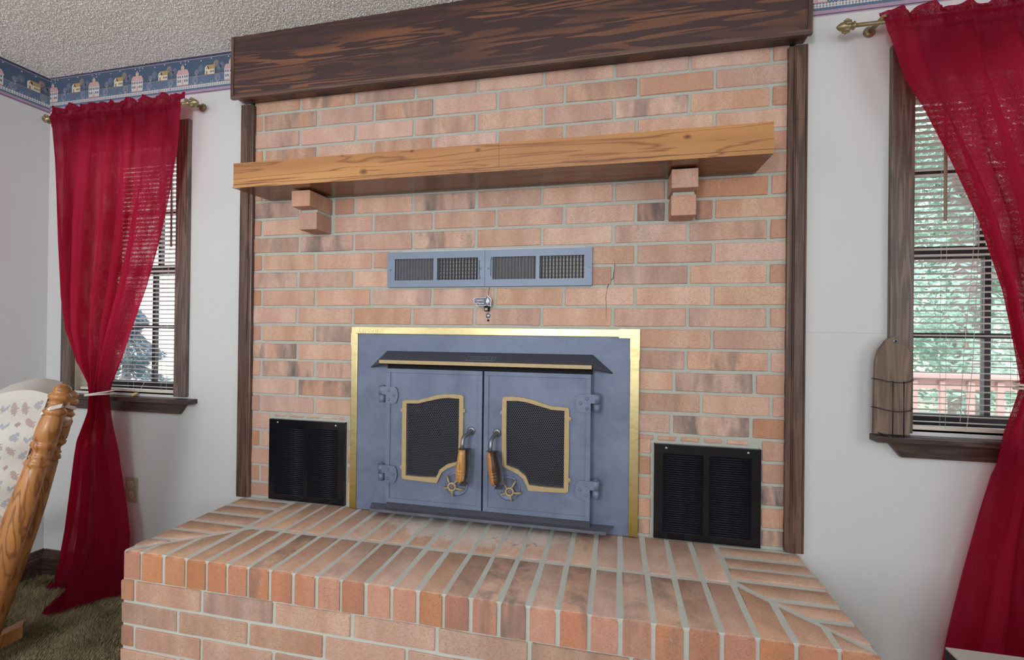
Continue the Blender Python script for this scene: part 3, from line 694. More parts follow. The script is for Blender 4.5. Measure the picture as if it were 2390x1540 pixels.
MB().box(.47, 1.20, -.002, .002, 1.5275, 1.531).build('caulk_line', plain('caulk_white', rgb(205, 205, 205), .8), breast)

# name plate hanging under the registers
def text_mesh(name, body, size, loc, rot, mat, parent, ext=.0003, space=1.):
    cu = bpy.data.curves.new(name, 'FONT'); cu.body = body; cu.size = size; cu.extrude = ext; cu.align_x = 'LEFT'; cu.space_character = space
    ob = bpy.data.objects.new(name+'_src', cu); COL.objects.link(ob); bpy.context.view_layer.update()
    me = bpy.data.meshes.new_from_object(ob.evaluated_get(bpy.context.evaluated_depsgraph_get())); bpy.data.objects.remove(ob)
    me.name = name; me.materials.clear(); me.materials.append(mat)
    me.transform(Matrix.Translation(Vector(loc)) @ rot.to_4x4()); return link(name, me, parent)
FACE = Matrix.Rotation(PI/2, 3, 'X')
M_TAG = plain('tag_slate', rgb(84, 92, 116), .5); M_TAGW = plain('tag_silver', rgb(222, 222, 226), .4)
tg = thing('name_plate', (.815, -.02, 1.28), 'small slate stove name plate with silver lettering and flame under the registers', 'name plate')
ol = [(.779, 1.334), (.785, 1.340), (.820, 1.340), (.828, 1.341), (.832, 1.349), (.836, 1.345), (.845, 1.337), (.847, 1.330), (.845, 1.322), (.846, 1.311), (.838, 1.311), (.828, 1.314), (.818, 1.311), (.808, 1.312), (.792, 1.312), (.790, 1.322), (.782, 1.324)]
MB().xz([(a+(a-.813)*.09, c+(c-1.328)*.12) for a, c in ol], -.0225, -.021).build('rim', M_TAGW, tg)
MB().xz(ol, -.0235, -.0215).build('plate', M_TAG, tg)
text_mesh('lettering', 'Country', .0118, (.7815, -.0238, 1.3285), FACE, M_TAGW, tg, space=.93); text_mesh('lettering', 'Flame', .0118, (.7925, -.0238, 1.3165), FACE, M_TAGW, tg)
MB().xz([(.834, 1.343), (.838, 1.337), (.842, 1.331), (.842, 1.326), (.838, 1.320), (.838, 1.325), (.835, 1.322), (.836, 1.317), (.841, 1.315), (.834, 1.317), (.829, 1.324), (.829, 1.331), (.832, 1.336)], -.0243, -.0235).build('flame_emblem', M_TAGW, tg)
bb = MB(); bb.box(.820, .838, -.021, .003, 1.290, 1.312, bev=.001); bb.build('damper_rod', M_MATTE, tg)
MB().box(.823, .8345, -.0218, -.0205, 1.293, 1.302).build('rod_end', M_IVORY, tg)

# ------------------------------------------------------------------ black side vents
def vent(x0, x1, z0, z1, label):
    t = thing('cold_air_grille', ((x0+x1)/2, 0, z0), label, 'vent grille', 'black vent grilles beside the stove')
    wd = x1-x0; xa, xb = x0+.03, x1-.03; xm = (xa+xb)/2; za, zb = z0+.024, z1-.032
    hl = [[(xa, za), (xm-.010, za), (xm-.010, zb), (xa, zb)], [(xm+.010, za), (xb, za), (xb, zb), (xm+.010, zb)]]
    bb = MB(); bb.xz([(x0, z0), (x1, z0), (x1, z1), (x0, z1)], -.014, -.011, holes=hl)
    for a, c, d, e in ((x0, x1, z0, z0+.003), (x0, x1, z1-.003, z1), (x0, x0+.003, z0, z1), (x1-.003, x1, z0, z1)): bb.box(a, c, -.0115, .003, d, e)
    bb.build('frame', M_BLACK, t)
    MB().box(x0+.02, x1-.02, .0037, .0045, z0+.012, z1-.02).build('filter_back', M_MATTE, t)
    n = 36
    for h in hl:
        me = None; a, c = h[0][0], h[1][0]
        for i in range(n):
            z = za+(zb-za)*(i+.5)/n
            if me is None:
                o = MB().box(-(c-a)/2, (c-a)/2, -.0056, .0056, -.0004, .0004, rot=Matrix.Rotation(math.radians(34), 3, 'X')).cyl((-(c-a)/2, -.0046, -.0031), ((c-a)/2, -.0046, -.0031), .0011, 6).build('louver', M_LOUV, t); me = o.data
            else: o = bpy.data.objects.new('louver', me); COL.objects.link(o); o.parent = t
            o.location = Vector(((a+c)/2, -.0095, z))-wpos(t)
    for sx in (x0+.041, x1-.041): MB().lathe([(.0048, 0), (.0048, .0014), (.002, .003)], 10, (sx, -.014, z1-.0125), (0, -1, 0)).build('screw', M_CHROME, t)
vent(-.133, .2265, .484, .826, 'black louvered vent grille on the hearth left of the stove')
vent(1.455, 1.805, .484, .8185, 'black louvered vent grille on the hearth right of the stove')

# ------------------------------------------------------------------ stove insert
st = thing('wood_stove_insert', (.83, -.03, .481), 'blue grey metal wood stove insert with two doors and brass trim', 'wood stove')
X0, X1, ZT = .257, 1.4005, 1.2255
MB().box(X0+.02, X1-.02, -.018, .003, .482, 1.205).build('faceplate', M_STOVE, st)
def trim_strip(x0, x1, z0, z1, vertical):
    bb = MB(); bb.box(x0, x1, -.023, .003, z0, z1, bev=.002); return bb
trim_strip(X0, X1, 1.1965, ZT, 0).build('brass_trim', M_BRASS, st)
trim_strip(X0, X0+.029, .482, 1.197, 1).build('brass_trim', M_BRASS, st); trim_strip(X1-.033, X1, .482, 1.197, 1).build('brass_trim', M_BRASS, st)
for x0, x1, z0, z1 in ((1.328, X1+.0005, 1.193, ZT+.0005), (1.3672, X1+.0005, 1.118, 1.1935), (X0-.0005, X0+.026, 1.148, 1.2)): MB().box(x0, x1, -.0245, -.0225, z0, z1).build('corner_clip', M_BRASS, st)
bb = MB()                                                        # scribbled marker letters on the brass
def scrib(pts, ox): bb.tube([(ox+a*.0105, -.0233, 1.2015+c*.0175) for a, c in pts], .00045, 4)
Cc = [(.9, .9), (.4, 1.), (.05, .6), (.1, .2), (.6, 0), (.9, .15)]
for ch, ox in (('C', .292), ('C', .310), ('L', .3215), ('O', .330), ('S', .342), ('E', .3545), ('D', .367)):
    if ch == 'C': scrib(Cc, ox)
    if ch == 'L': scrib([(.1, 1), (.1, 0), (.5, 0)], ox)
    if ch == 'O': scrib([(.5, 1), (.1, .6), (.2, .1), (.6, 0), (.9, .4), (.8, .9), (.5, 1)], ox)
    if ch == 'S': scrib([(.9, .95), (.4, 1), (.1, .75), (.5, .5), (.85, .25), (.5, 0), (.1, .05)], ox)
    if ch == 'E': scrib([(.9, 1), (.1, 1), (.1, .5), (.7, .5)], ox); scrib([(.1, .5), (.1, 0), (.9, 0)], ox)
    if ch == 'D': scrib([(.1, 0), (.1, 1), (.7, .8), (.9, .4), (.6, 0), (.1, 0)], ox)
bb.build('scribbled_writing', plain('faded_ink', rgb(150, 132, 84), .5), st)
# hood
A = [(.416, -.018, 1.129), (1.2355, -.018, 1.131)]; B = [(.424, -.098, 1.0965), (1.239, -.098, 1.0985)]; Cc2 = [(.423, -.098, 1.083), (1.239, -.098, 1.086)]; T = [(.343, -.018, 1.062), (1.309, -.018, 1.066)]
bb = MB(); off = Vector((0, .004, -.004))
def sheet(pts):
    n = len(pts); q = [Vector(p)+off for p in pts]
    bb.add([tuple(p) for p in pts]+[tuple(p) for p in q], [tuple(range(n)), tuple(reversed(range(n, 2*n)))]+[(i, (i+1) % n, n+(i+1) % n, n+i) for i in range(n)])
sheet([A[0], A[1], B[1], B[0]]); sheet([A[0], B[0], T[0]]); sheet([A[1], T[1], B[1]]); sheet([B[0], Cc2[0], T[0]]); sheet([B[1], T[1], Cc2[1]]); bb.build('hood', M_STOVED, st)
bb = MB(); bb.box(.424, 1.236, -.1005, -.094, 1.0835, 1.0975, bev=.0015); bb.build('hood_lip', M_GOLD, st)
dirv = (Vector(B[0])-Vector(A[0])); nrm = Vector((0, -dirv.z*-1, 0))
def on_hood(x, t, d=0.):
    p = Vector(A[0]).lerp(Vector(B[0]), t); nn = Vector((0, -.0325, .080)).normalized(); q = Vector((x, p.y, p.z+.001))+nn*(.0005+d); return q
bb = MB()
def hp(pts, d0, d1, mi): 
    n = len(pts); bb.add([on_hood(x, t, d0) for x, t in pts]+[on_hood(x, t, d1) for x, t in pts], [tuple(range(n, 2*n))]+[(i, (i+1) % n, n+(i+1) % n, n+i) for i in range(n)], mi)
hp([(.768, .86), (.772, .42), (.878, .42), (.884, .48), (.880, .86), (.874, .9), (.772, .9)], 0, .001, 0); hp([(.772, .8), (.775, .5), (.876, .5), (.877, .8)], .001, .0016, 1)
bb.build('hood_badge', [M_STEEL, M_STOVED], st)
bb = MB()
for i in range(12):
    x = .785+i*.0062; hp([(x, .76), (x, .55 if i % 3 else .5), (x+.003, .55), (x+.003, .76)], .0016, .0022, 0)
hp([(.862, .74), (.866, .52), (.872, .6), (.874, .74), (.868, .82)], .0016, .0024, 0); bb.build('badge_relief', M_STEEL, st)
# ash lip under the doors
bb = MB(); pl = [(.356, -.018), (.384, -.086), (1.290, -.086), (1.317, -.018)]
n = 4; bb.add([(x, y, .507) for x, y in pl]+[(x, y, .5135) for x, y in pl], [(0, 1, 2, 3), (7, 6, 5, 4)]+[(i, (i+1) % n, n+(i+1) % n, n+i) for i in range(n)])
bb.box(.384, 1.290, -.088, -.083, .505, .5155, bev=.001); bb.build('ash_lip', plain('worn_lip_steel', rgb(98, 102, 114), .5, .3, .5, .4, 18), st)
MB().box(.44, 1.2325, -.055, -.016, .513, .537).build('sill_channel', M_STOVED, st); MB().box(.435, 1.235, -.05, -.016, 1.06, 1.083).build('hood_shadow_gap', M_MATTE, st)  # the black strip above the doors is painted shade under the hood
# doors
FO = [(.5124, .9366), (.5181, .9422), (.5769, .9447), (.6111, .9541), (.6449, .9646), (.6785, .9707), (.723, .9735), (.7534, .9711), (.7595, .9646), (.7595, .8349), (.7575, .7171), (.7237, .7016), (.6988, .6915), (.6768, .6744), (.6658, .6525), (.6576, .6336), (.6436, .6333), (.5204, .6370), (.5128, .6432), (.5115, .7991)]
FI = [(.529, .9304), (.5771, .9323), (.6226, .944), (.6675, .9549), (.701, .9589), (.7430, .9571), (.7430, .8341), (.7410, .7199), (.6987, .708), (.6681, .6849), (.6546, .6542), (.5923, .6510), (.529, .652)]
def mir(L_, s): return L_ if s == 'l' else [(2*.8345-a, c) for a, c in reversed(L_)]
def inside(poly, x, y):
    r = False; n = len(poly)
    for i in range(n):
        x1, y1 = poly[i]; x2, y2 = poly[i-1]
        if (y1 > y) != (y2 > y) and x < (x2-x1)*(y-y1)/(y2-y1)+x1: r = not r
    return r
def arc_pts(c, r, a0, a1, n): return [(c[0]+r*math.cos(a0+(a1-a0)*i/n), c[1]+r*math.sin(a0+(a1-a0)*i/n)) for i in range(n+1)]
for s in 'lr':
    fo = mir(FO, s); fi = mir(FI, s); sg = 1 if s == 'l' else -1
    def mx(x): return x if s == 'l' else 2*.8345-x
    dx0, dx1 = (.440, .8315) if s == 'l' else (.838, 1.2325)
    hole = [(a+(.004 if a < (dx0+dx1)/2 else -.004)*-.5, c) for a, c in fi]
    bb = MB(); bb.xz([(dx0, .541), (dx1, .541), (dx1, 1.063), (dx0, 1.063)], -.066, -.026, holes=[hole])
    door = bb.build('stove_door', M_STOVE, st)
    bb = MB()
    i0, i1, k0, k1 = dx0+.018, dx1-.017, .557, 1.0475
    for a, c, d, e in ((dx0, dx1, k1, 1.063), (dx0, dx1, .541, k0), (dx0, i0, k0, k1), (i1, dx1, k0, k1)): bb.box(a, c, -.0705, -.065, d, e, bev=.0008)
    bb.build('door_rim', M_STOVE, door)
    MB().xz([(a*.96+.04*(dx0+dx1)/2, c) for a, c in fi], -.0665, -.0655).build('door_gasket', M_MATTE, door) if False else None
    MB().xz([(min(max(a, dx0+.07), dx1-.07), c) for a, c in fi], -.050, -.046).build('door_glass', M_SGLASS, door)
    bb = MB(); bb.xz(fo, -.076, -.064, holes=[fi])
    for ex, ez in ((.5115, .9033), (.760, .9133), (.5115, .6836)):
        bb.lathe([(.0068, 0), (.0068, .0098)], 14, (mx(ex), -.066, ez), (0, -1, 0)); bb.lathe([(.0032, 0), (.0030, .0012), (.0018, .0024)], 10, (mx(ex), -.0755, ez), (0, -1, 0), smooth=False)
    bb.build('window_frame', M_GOLD, door)
    # honeycomb screen
    bb = MB(); pitch = .0074; rr = pitch/math.sqrt(3); tw = .0009
    xs_ = [p[0] for p in fi]; zs_ = [p[1] for p in fi]; ix = 0
    big = [(a+(a-.636 if s == 'l' else a-1.033)*.02, c+(c-.8)*.015) for a, c in fi]
    row = 0; z = min(zs_)
    while z < max(zs_)+.01:
        x = min(xs_)+(pitch/2 if row % 2 else 0)
        while x < max(xs_)+.005:
            if inside(big, x, z):
                pts = [(x+rr*math.sin(k*PI/3), z+rr*math.cos(k*PI/3)) for k in range(6)]
                for k in (0, 1, 2):
                    (ax, az), (bx, bz_) = pts[k], pts[k+1]; d = Vector((bx-ax, bz_-az)).normalized(); nx_, nz_ = -d.y*tw, d.x*tw
                    bb.add([(ax+nx_, -.0680, az+nz_), (bx+nx_, -.0680, bz_+nz_), (bx-nx_, -.0680, bz_-nz_), (ax-nx_, -.0680, az-nz_)], [(0, 1, 2, 3)])
            x += pitch
        z += rr*1.5; row += 1
    o = bb.build('honeycomb_screen', M_STOVED, door, recalc=False); o['kind'] = 'stuff'
    # hinges
    for hz in (.960, .6525):
        bb = MB(); ex = dx0 if s == 'l' else dx1
        pl = [(0, .0325), (.040, .032), (.048, .022), (.0525, 0), (.048, -.022), (.040, -.033), (0, -.0335)]
        bb.xz([(ex+sg*a, hz+c) for a, c in (pl if s == 'l' else pl[::-1])], -.0745, -.070)
        bb.box(min(ex, ex-sg*.02), max(ex, ex-sg*.02), -.0745, -.066, hz+.001, hz+.0325)
        kx = ex-sg*.020
        bb.cyl((kx, -.062, hz+.0005), (kx, -.062, hz+.033), .0135, 16); bb.cyl((kx, -.061, hz-.031), (kx, -.061, hz-.001), .0125, 16); bb.cyl((kx, -.062, hz+.033), (kx, -.062, hz+.037), .007, 12)
        bb.box(kx-.010, kx+.010, -.062, -.017, hz-.030, hz-.002)
        for a, c in ((.013, .017), (.013, -.018), (.036, 0)): bb.lathe([(.0058, 0), (.0052, .002), (.002, .0035)], 12, (ex+sg*a, -.0745, hz+c), (0, -1, 0))
        bb.build('hinge', M_STOVE, door)
    # draft wheel
    wx, wz = (.724, .630) if s == 'l' else (.945, .630)
    bb = MB(); bb.lathe([(.046, 0), (.046, .003), (.040, .005), (.038, .003), (.012, .004)], 28, (wx+.010*sg, -.066, wz+.004), (0, -1, 0)); bb.build('draft_disc', M_STOVE, door)
    bb = MB(); y0 = -.096
    ring = [(.0165, 0), (.0165, .006), (.0155, .007), (.0115, .007), (.0105, .006), (.0105, 0)]
    bb.lathe(ring, 22, (wx, y0+.006, wz), (0, -1, 0), cap=False)
    for k in range(5):
        a = math.radians(54+72*k+(0 if s == 'l' else 8)); ca, sa = math.cos(a), math.sin(a)
        bb.tube([(wx+ca*.015, y0+.003, wz+sa*.015), (wx+ca*.026, y0+.006, wz+sa*.026), (wx+ca*.036, y0+.014, wz+sa*.036), (wx+ca*.040, y0+.026, wz+sa*.040)], [.003, .0035, .0038, .0042], 7)
    bb.build('draft_wheel', M_GOLD, door); MB().lathe([(.0098, 0), (.0098, .006), (.008, .0065)], 6, (wx, y0+.008, wz), (0, -1, 0)).build('wheel_bolt', M_STEEL, door); MB().cyl((wx, -.07, wz), (wx, y0+.008, wz), .007, 10).build('wheel_stem', M_STOVED, door)
    # handle
    px, pz = (.7895, .8375) if s == 'l' else (.8890, .8355)
    bx_ = -.012 if s == 'l' else -.006
    hb = Vector((px+bx_, -.132, pz-.022)); ht = Vector((px+bx_-.001, -.136, pz-.053)); hd = Vector((-.006 if s == 'l' else .020, -.004, -.118)).normalized()
    MB().tube([(px, -.066, pz), (px, -.090, pz), (px-.001, -.112, pz-.004), tuple(hb+Vector((0, .006, .008))), tuple(hb), tuple(hb.lerp(ht, .5)), tuple(ht)], [.0088, .0085, .0078, .0072, .007, .0065, .0065], 12).build('handle_rod', M_STEEL, door)
    MB().lathe([(.0155, 0), (.0155, .003), (.009, .004)], 18, (px, -.066, pz), (0, -1, 0)).build('handle_collar', M_STEEL, door)
    MB().lathe([(.0125, .002), (.0138, .02), (.0162, .05), (.0176, .072), (.0166, .0735), (.0176, .075), (.0176, .082), (.0166, .0835), (.0176, .085), (.0174, .092), (.0164, .0935), (.0170, .095), (.0162, .108), (.0115, .117), (.006, .118)], 20, ht, hd).build('handle_grip', M_GRIP if s == 'l' else M_GRIPB, door)
    MB().lathe([(.0055, 0), (.0055, .005), (.003, .007)], 10, ht+hd*.118, hd).build('handle_nut', M_STEEL, door)
    sd = Vector((1, 0, 0)); bk = Vector((0, 1, 0))
    # guard: washer plate and bent strap behind the grip
    bb = MB(); pq = [ht+Vector((-.016, -.004, 0)), ht+Vector((.018, .004, 0)), ht+Vector((.021, .022, -.008))]
    path = [ht+Vector((-.0, -.006, 0)), ht+Vector((.004, .010, 0)), ht+Vector((.010, .026, -.004))+hd*.0, ht+Vector((.012, .030, 0))+hd*.03, ht+Vector((.013, .031, 0))+hd*.08, ht+Vector((.012, .028, 0))+hd*.125, ht+Vector((.006, .014, 0))+hd*.138]
    vs = []; hw = .0145
    for i, p in enumerate(path): vs += [p+Vector((-hw, 0, 0)), p+Vector((hw, 0, 0)), p+Vector((hw, .002, .0015)), p+Vector((-hw, .002, .0015))]
    bb.add(vs, [(4*i+k, 4*i+(k+1) % 4, 4*i+4+(k+1) % 4, 4*i+4+k) for i in range(len(path)-1) for k in range(4)]+[(0, 1, 2, 3), tuple(4*(len(path)-1)+k for k in range(4))]); bb.build('handle_guard', M_STOVED, door)
MB().box(.832, .8375, -.045, -.02, .54, 1.063).build('door_gap', M_MATTE, st)

# ------------------------------------------------------------------ windows
def window(nm, W, label):
    x0, x1, z0, z1 = W
    t = struct(thing(nm, ((x0+x1)/2, 0, z0), label, 'window'), label, 'window')
    cw = .064
    def case(a, c, d, e): return MB().box(a, c, -.019, 0, d, e, bev=.003)
    case(x0-cw, x0+.002, z0-.004, z1+cw).build('casing', M_CASE, t); case(x1-.002, x1+cw, z0-.004, z1+cw).build('casing', M_CASE, t); MB().box(x0+.002, x1-.002, -.019, 0, z1-.002, z1+cw, bev=.003).build('casing', M_CASE, t)
    bb = MB(); bb.box(x0-.0, x0+.006, 0, .19, z0, z1); bb.box(x1-.006, x1, 0, .19, z0, z1); bb.box(x0, x1, 0, .19, z1-.006, z1); bb.box(x0, x1, 0.002, .19, z0-.012, z0); bb.build('jamb', M_TAN, t)
    e = .048
    MB().box(x0-cw-e, x1+cw+e, -.048, .02, z0-.033, z0-.012, bev=.004).build('stool', M_STOOL, t)
    ap = [(x0-cw-.003, z0-.034), (x1+cw+.003, z0-.034), (x1+cw-.036, z0-.082), (x0-cw+.036, z0-.082)]
    bb = MB(); bb.xz(ap, -.017, 0); bb.xz([(x0-cw+.024, z0-.066), (x1+cw-.024, z0-.066), (x1+cw-.030, z0-.074), (x0-cw+.030, z0-.074)], -.019, -.016); bb.build('apron', M_STOOL, t)
    ys0, ys1 = .138, .162; a, c = x0+.006, x1-.006; zm = 1.503
    def sash(nm2, za, zb, dy):
        f = .030
        bb = MB(); bb.box(a, a+f, ys0+dy, ys1+dy, za, zb); bb.box(c-f, c, ys0+dy, ys1+dy, za, zb); bb.box(a+f, c-f, ys0+dy, ys1+dy, za, za+.040); bb.box(a+f, c-f, ys0+dy, ys1+dy, zb-.034, zb)
        s_ = bb.build(nm2, M_SASH, t)
        xm = (a+c)/2; zc = (za+zb)/2+.002
        MB().box(xm-.009, xm+.009, ys0+dy+.002, ys1+dy-.002, za+.04, zb-.034).build('muntin', M_SASH, s_); MB().box(a+f, c-f, ys0+dy+.004, ys1+dy-.004, zc-.009, zc+.009).build('muntin', M_SASH, s_)
        for u0, u1 in ((a+f, xm-.009), (xm+.009, c-f)):
            for v0, v1 in ((za+.04, zc-.009), (zc+.009, zb-.034)): MB().box(u0, u1, ys0+dy+.010, ys0+dy+.013, v0, v1).build('pane', M_GLASS, s_)
    sash('lower_sash', z0, zm+.02, 0); sash('upper_sash', zm-.02, z1-.006, .026)
window('window_1', W1, 'dark trimmed window behind the left red curtain')
window('window_2', W2, 'dark trimmed window behind the right red curtain with the deck outside')
def blind(W, label, wand_x, cords, tilt):
    x0, x1, z0, z1 = W; a, c = x0+.010, x1-.010; yb = .030
    t = thing('venetian_blind', ((x0+x1)/2, yb, z0), label, 'window blind', 'mini blinds in the two windows')
    MB().box(a, c, yb-.012, yb+.014, z1-.034, z1-.007, bev=.002).build('headrail', M_WHITE, t)
    MB().box(a, c, yb-.012, yb+.012, z0+.003, z0+.016, bev=.003).build('bottom_rail', M_WHITE, t)
    n = 56; za, zb = z0+.030, z1-.048; me = None
    for i in range(n):
        z = za+(zb-za)*i/(n-1)
        if me is None:
            pr = [(-.0122, -.0016), (-.006, .0006), (0, .0014), (.006, .0006), (.0122, -.0016)]; vs = []
            for x in (a+.003, c-.003):
                for y, h in pr: vs.append((x-(x0+x1)/2, y, h))
                for y, h in pr: vs.append((x-(x0+x1)/2, y, h-.0007))
            fs = []
            for k in range(4): fs += [(k, k+1, 11+k, 10+k), (5+k, 15+k, 16+k, 6+k)]
            fs += [(0, 10, 15, 5), (4, 9, 19, 14), (0, 5, 6, 7, 8, 9, 4, 3, 2, 1), (10, 11, 12, 13, 14, 19, 18, 17, 16, 15)]
            o = MB().add(vs, fs).build('slat', M_SLAT, t); me = o.data
        else: o = bpy.data.objects.new('slat', me); COL.objects.link(o); o.parent = t
        o.location = Vector(((x0+x1)/2+random.uniform(-.001, .001), yb, z))-wpos(t); o.rotation_euler = (math.radians(tilt+random.uniform(-2., 2.)), random.uniform(-.002, .002), 0)
    for cx in (a+.10, (a+c)/2, c-.10):
        bb = MB()
        for dy in (-.0135, .0135): bb.cyl((cx, yb+dy, z0+.012), (cx, yb+dy, z1-.03), .0006, 5)
        bb.build('ladder_cord', M_CORD, t)
    MB().tube([(wand_x, yb-.018, z1-.03), (wand_x, yb-.020, z1-.2), (wand_x+.002, yb-.02, 1.585)], [.0035, .0042, .0045], 6).build('tilt_wand', M_TAN, t)
    bb = MB()
    for pts in cords: bb.tube(pts, .0009, 5)
    bb.build('pull_cord', M_CORD, t); return t
bl = blind(W1, 'ivory mini blind in the left window with a tan tassel on its cord', -.69, [[(-.68, .012, 2.05), (-.682, .011, 1.75), (-.70, .011, 1.53), (-.698, .010, 1.39)], [(-.765, .012, 1.05), (-.80, .005, .99), (-.83, -.005, .93), (-.842, -.012, .905)]], -11)
MB().lathe([(.002, 0), (.006, .004), (.0085, .022), (.004, .026)], 12, (-.842, -.012, .9085), (-.5, -.2, -.25)).build('tassel', plain('tassel_tan', rgb(206, 186, 130), .5), bl)
blind(W2, 'ivory mini blind in the right window with cords down its middle', 2.345, [[(2.415, .012, 2.05), (2.425, .011, 1.5), (2.40, .011, 1.15), (2.39, .008, .935)], [(2.44, .012, 2.05), (2.438, .011, 1.5), (2.425, .010, 1.15), (2.408, .005, .935), (2.40, .0, .912), (2.382, .0, .914)]], -4.5)

# ------------------------------------------------------------------ curtain rods
def rod(x0, x1, z, y, bx, label, ends):
    t = thing('curtain_rod', ((x0+x1)/2, y, z), label, 'curtain rod', 'antique brass curtain rods')
    MB().cyl((x0, y, z), (x1, y, z), .0062, 12).build('rod', M_ROD, t)
    for e, sg in ends:
        f = MB(); f.lathe([(.0062, 0), (.0125, .001), (.0125, .004), (.007, .006), (.007, .010), (.0135, .012), (.016, .020), (.0155, .030), (.011, .042), (.004, .050), (.001, .052)], 16, (e, y, z), (sg, 0, 0))
        for k in range(6):
            a = 2*PI*k/6; f.tube([(e+sg*.012, y+.014*math.cos(a), z+.014*math.sin(a)), (e+sg*.024, y+.0175*math.cos(a), z+.0175*math.sin(a)), (e+sg*.034, y+.016*math.cos(a), z+.016*math.sin(a))], [.003, .005, .001], 6)
        f.build('finial', M_ROD, t)
    for q in bx:
        f = MB(); f.lathe([(.018, 0), (.018, .004), (.012, .008), (.0075, .010)], 16, (q, 0, z+.018), (0, -1, 0)); f.tube([(q, -.004, z+.018), (q, y+.015, z+.012), (q, y-.010, z+.011)], .0078, 10); f.build('bracket', M_ROD, t)
rod(-1.285, -.505, 2.187, -.08, (-1.24, -.512), 'antique brass curtain rod over the left window near the corner', ((-1.285, -1), (-.505, 1)))
rod(2.046, 2.99, 2.195, -.08, (2.122, 2.95), 'antique brass curtain rod over the right window beside the beam', ((2.046, -1), (2.99, 1)))

# ------------------------------------------------------------------ curtains
def interp(tab, z):
    if z >= tab[0][0]: return tab[0][1]
    for (z0, a), (z1, b_) in zip(tab, tab[1:]):
        if z1 <= z <= z0:
            t = (z0-z)/(z0-z1); t2 = t; return a+(b_-a)*t2
    return tab[-1][1]
def W_FREE(z): return .80 < z < .925      # keep clear of the window stool
def curtain(label, left, right, ztop, zrod, ztie, ybase, folds, seed, floor_y, pool):
    r = random.Random(seed); nu, nv = 240, 190
    zs = []
    for j in range(nv+1): zs.append(ztop*(1-(j/nv)))
    ph = [r.uniform(0, 6.28) for _ in range(6)]; vs = []; uvs = []
    for j, z in enumerate(zs):
        xl, xr = interp(left, z), interp(right, z); wd = xr-xl
        tie = math.exp(-((z-ztie)/.10)**2)
        below = max(0., min(1., (ztie-z)/ztie)) if z < ztie else 0
        for i in range(nu+1):
            u = i/nu
            ug = u
            w1 = 2*PI*folds*u+ph[0]+1.1*math.sin(2*PI*u*1.7+ph[1])
            s1 = math.sin(w1)+.28*math.sin(2*w1+.7); s2 = math.sin(2*PI*folds*2.3*u+ph[2]); s3 = math.sin(2*PI*1.9*u+ph[3])
            if z > zrod-.045:
                hd = (z-(zrod-.045))/(ztop-(zrod-.045)); pk = max(0, 1-abs(z-zrod)/.022)
                y = ybase-.012-.006*pk+.004*s1*(1-pk)+.0035*math.sin(2*PI*folds*2.3*u+ph[2])+.0022*math.sin(2*PI*41*u)
                if z > zrod+.014: y = ybase-.006+.010*math.sin(2*PI*folds*1.6*u+ph[2])+.004*math.sin(2*PI*29*u)
                y = min(y, ybase-.0085) if z <= zrod+.014 else y
                e = max(0, (z-zrod)/(ztop-zrod)); zz = z+(.007*math.sin(2*PI*folds*1.3*u+ph[4])+.004*math.sin(2*PI*13*u+ph[1]))*e
            else:
                d = min(1., (zrod-.045-z)/.45); k = max(0., min(1., (z-ztie)/(zrod-ztie)))
                below = max(0., min(1., (ztie-z)/ztie))
                amp = (.013+.018*d) if z > ztie else .026+.034*below**.6
                amp *= 1-.35*tie
                y = ybase-.012+amp*(s1*.8+.16*s2*(1-below*.7))+.014*d*s3*(1-tie)
                y -= .034*math.sin(PI*u)*(tie*.8+.3*max(0, 1-abs(z-ztie)/.6))
                zz = z
                y = ybase-.012+(y-ybase+.012)*(1-.9*below**6)-pool*below**3.0*(.08+.92*math.exp(-((u-.62)/.2)**2))
            if z < ztie-.03:
                bl = min(1, (ztie-.03-z)/.25); w3 = 2*PI*2.6*u+ph[3]; yb = -.096-.040*(.35+.65*below**.5)*math.sin(w3)-.006*s2*(1-below)
                yb = -.05+(yb+.05)*min(1, .25+u/.10, .25+(1-u)/.10); yb = -.092+(yb+.092)*(1-.85*below**7)
                if pool: yb -= pool*below**3*math.exp(-((u-.62)/.2)**2)
                y = y+(yb-y)*bl
            if pool == 0: y = max(y, -.150)
            y = min(y, -.0265)
            if z < ztie+.12: y = min(y, -.052+.0*z) if W_FREE(z) else y
            zz = max(zz, .020+.003*abs(s2))
            env = .35+.65*abs(math.sin(2*PI*1.35*u+ph[5])); dd = min(1., max(.6, (zrod-z)/.5))
            x = xl+wd*(ug-.021*env*dd*math.sin(2*w1)*min(1, u/.06, (1-u)/.06)*(1-.5*max(0, min(1, (ztie-z)/ztie))**6))
            vs.append((x, y, zz)); uvs.append((u, z/ztop))
    fs = [(j*(nu+1)+i, j*(nu+1)+i+1, (j+1)*(nu+1)+i+1, (j+1)*(nu+1)+i) for j in range(nv) for i in range(nu)]
    # cloth lying on the floor in front of the hem
    if pool:
        base = nv*(nu+1)
        for q in range(1, 9):
            for i in range(nu+1):
                u = i/nu; x, y, z = vs[base+i]; k = q/8
                ext = .012+.06*math.exp(-((u-.62)/.17)**2)+.02*math.exp(-((u-.04)/.07)**2)
                vs.append((x-.015*k*math.exp(-((u-.45)/.2)**2), y-ext*k, .020+.016*math.sin(PI*min(1, k*1.1))*(.6+.4*math.sin(2*PI*2.5*u+1))*(1-.4*k)+.002)); uvs.append((u, -.02*k))
        for q in range(8):
            for i in range(nu): a0 = base+q*(nu+1)+i; fs.append((a0, a0+1, a0+nu+2, a0+nu+1))
    me = bpy.data.meshes.new('curtain'); me.from_pydata(vs, [], fs); me.materials.append(M_CURT)
    ul = me.uv_layers.new(name='UVMap'); 
    for lp in me.loops: ul.data[lp.index].uv = uvs[lp.vertex_index]
    me.polygons.foreach_set('use_smooth', [True]*len(me.polygons))
    o = link('curtain', me); tag(o, label, 'curtain', 'crimson curtains tied back with rope'); 
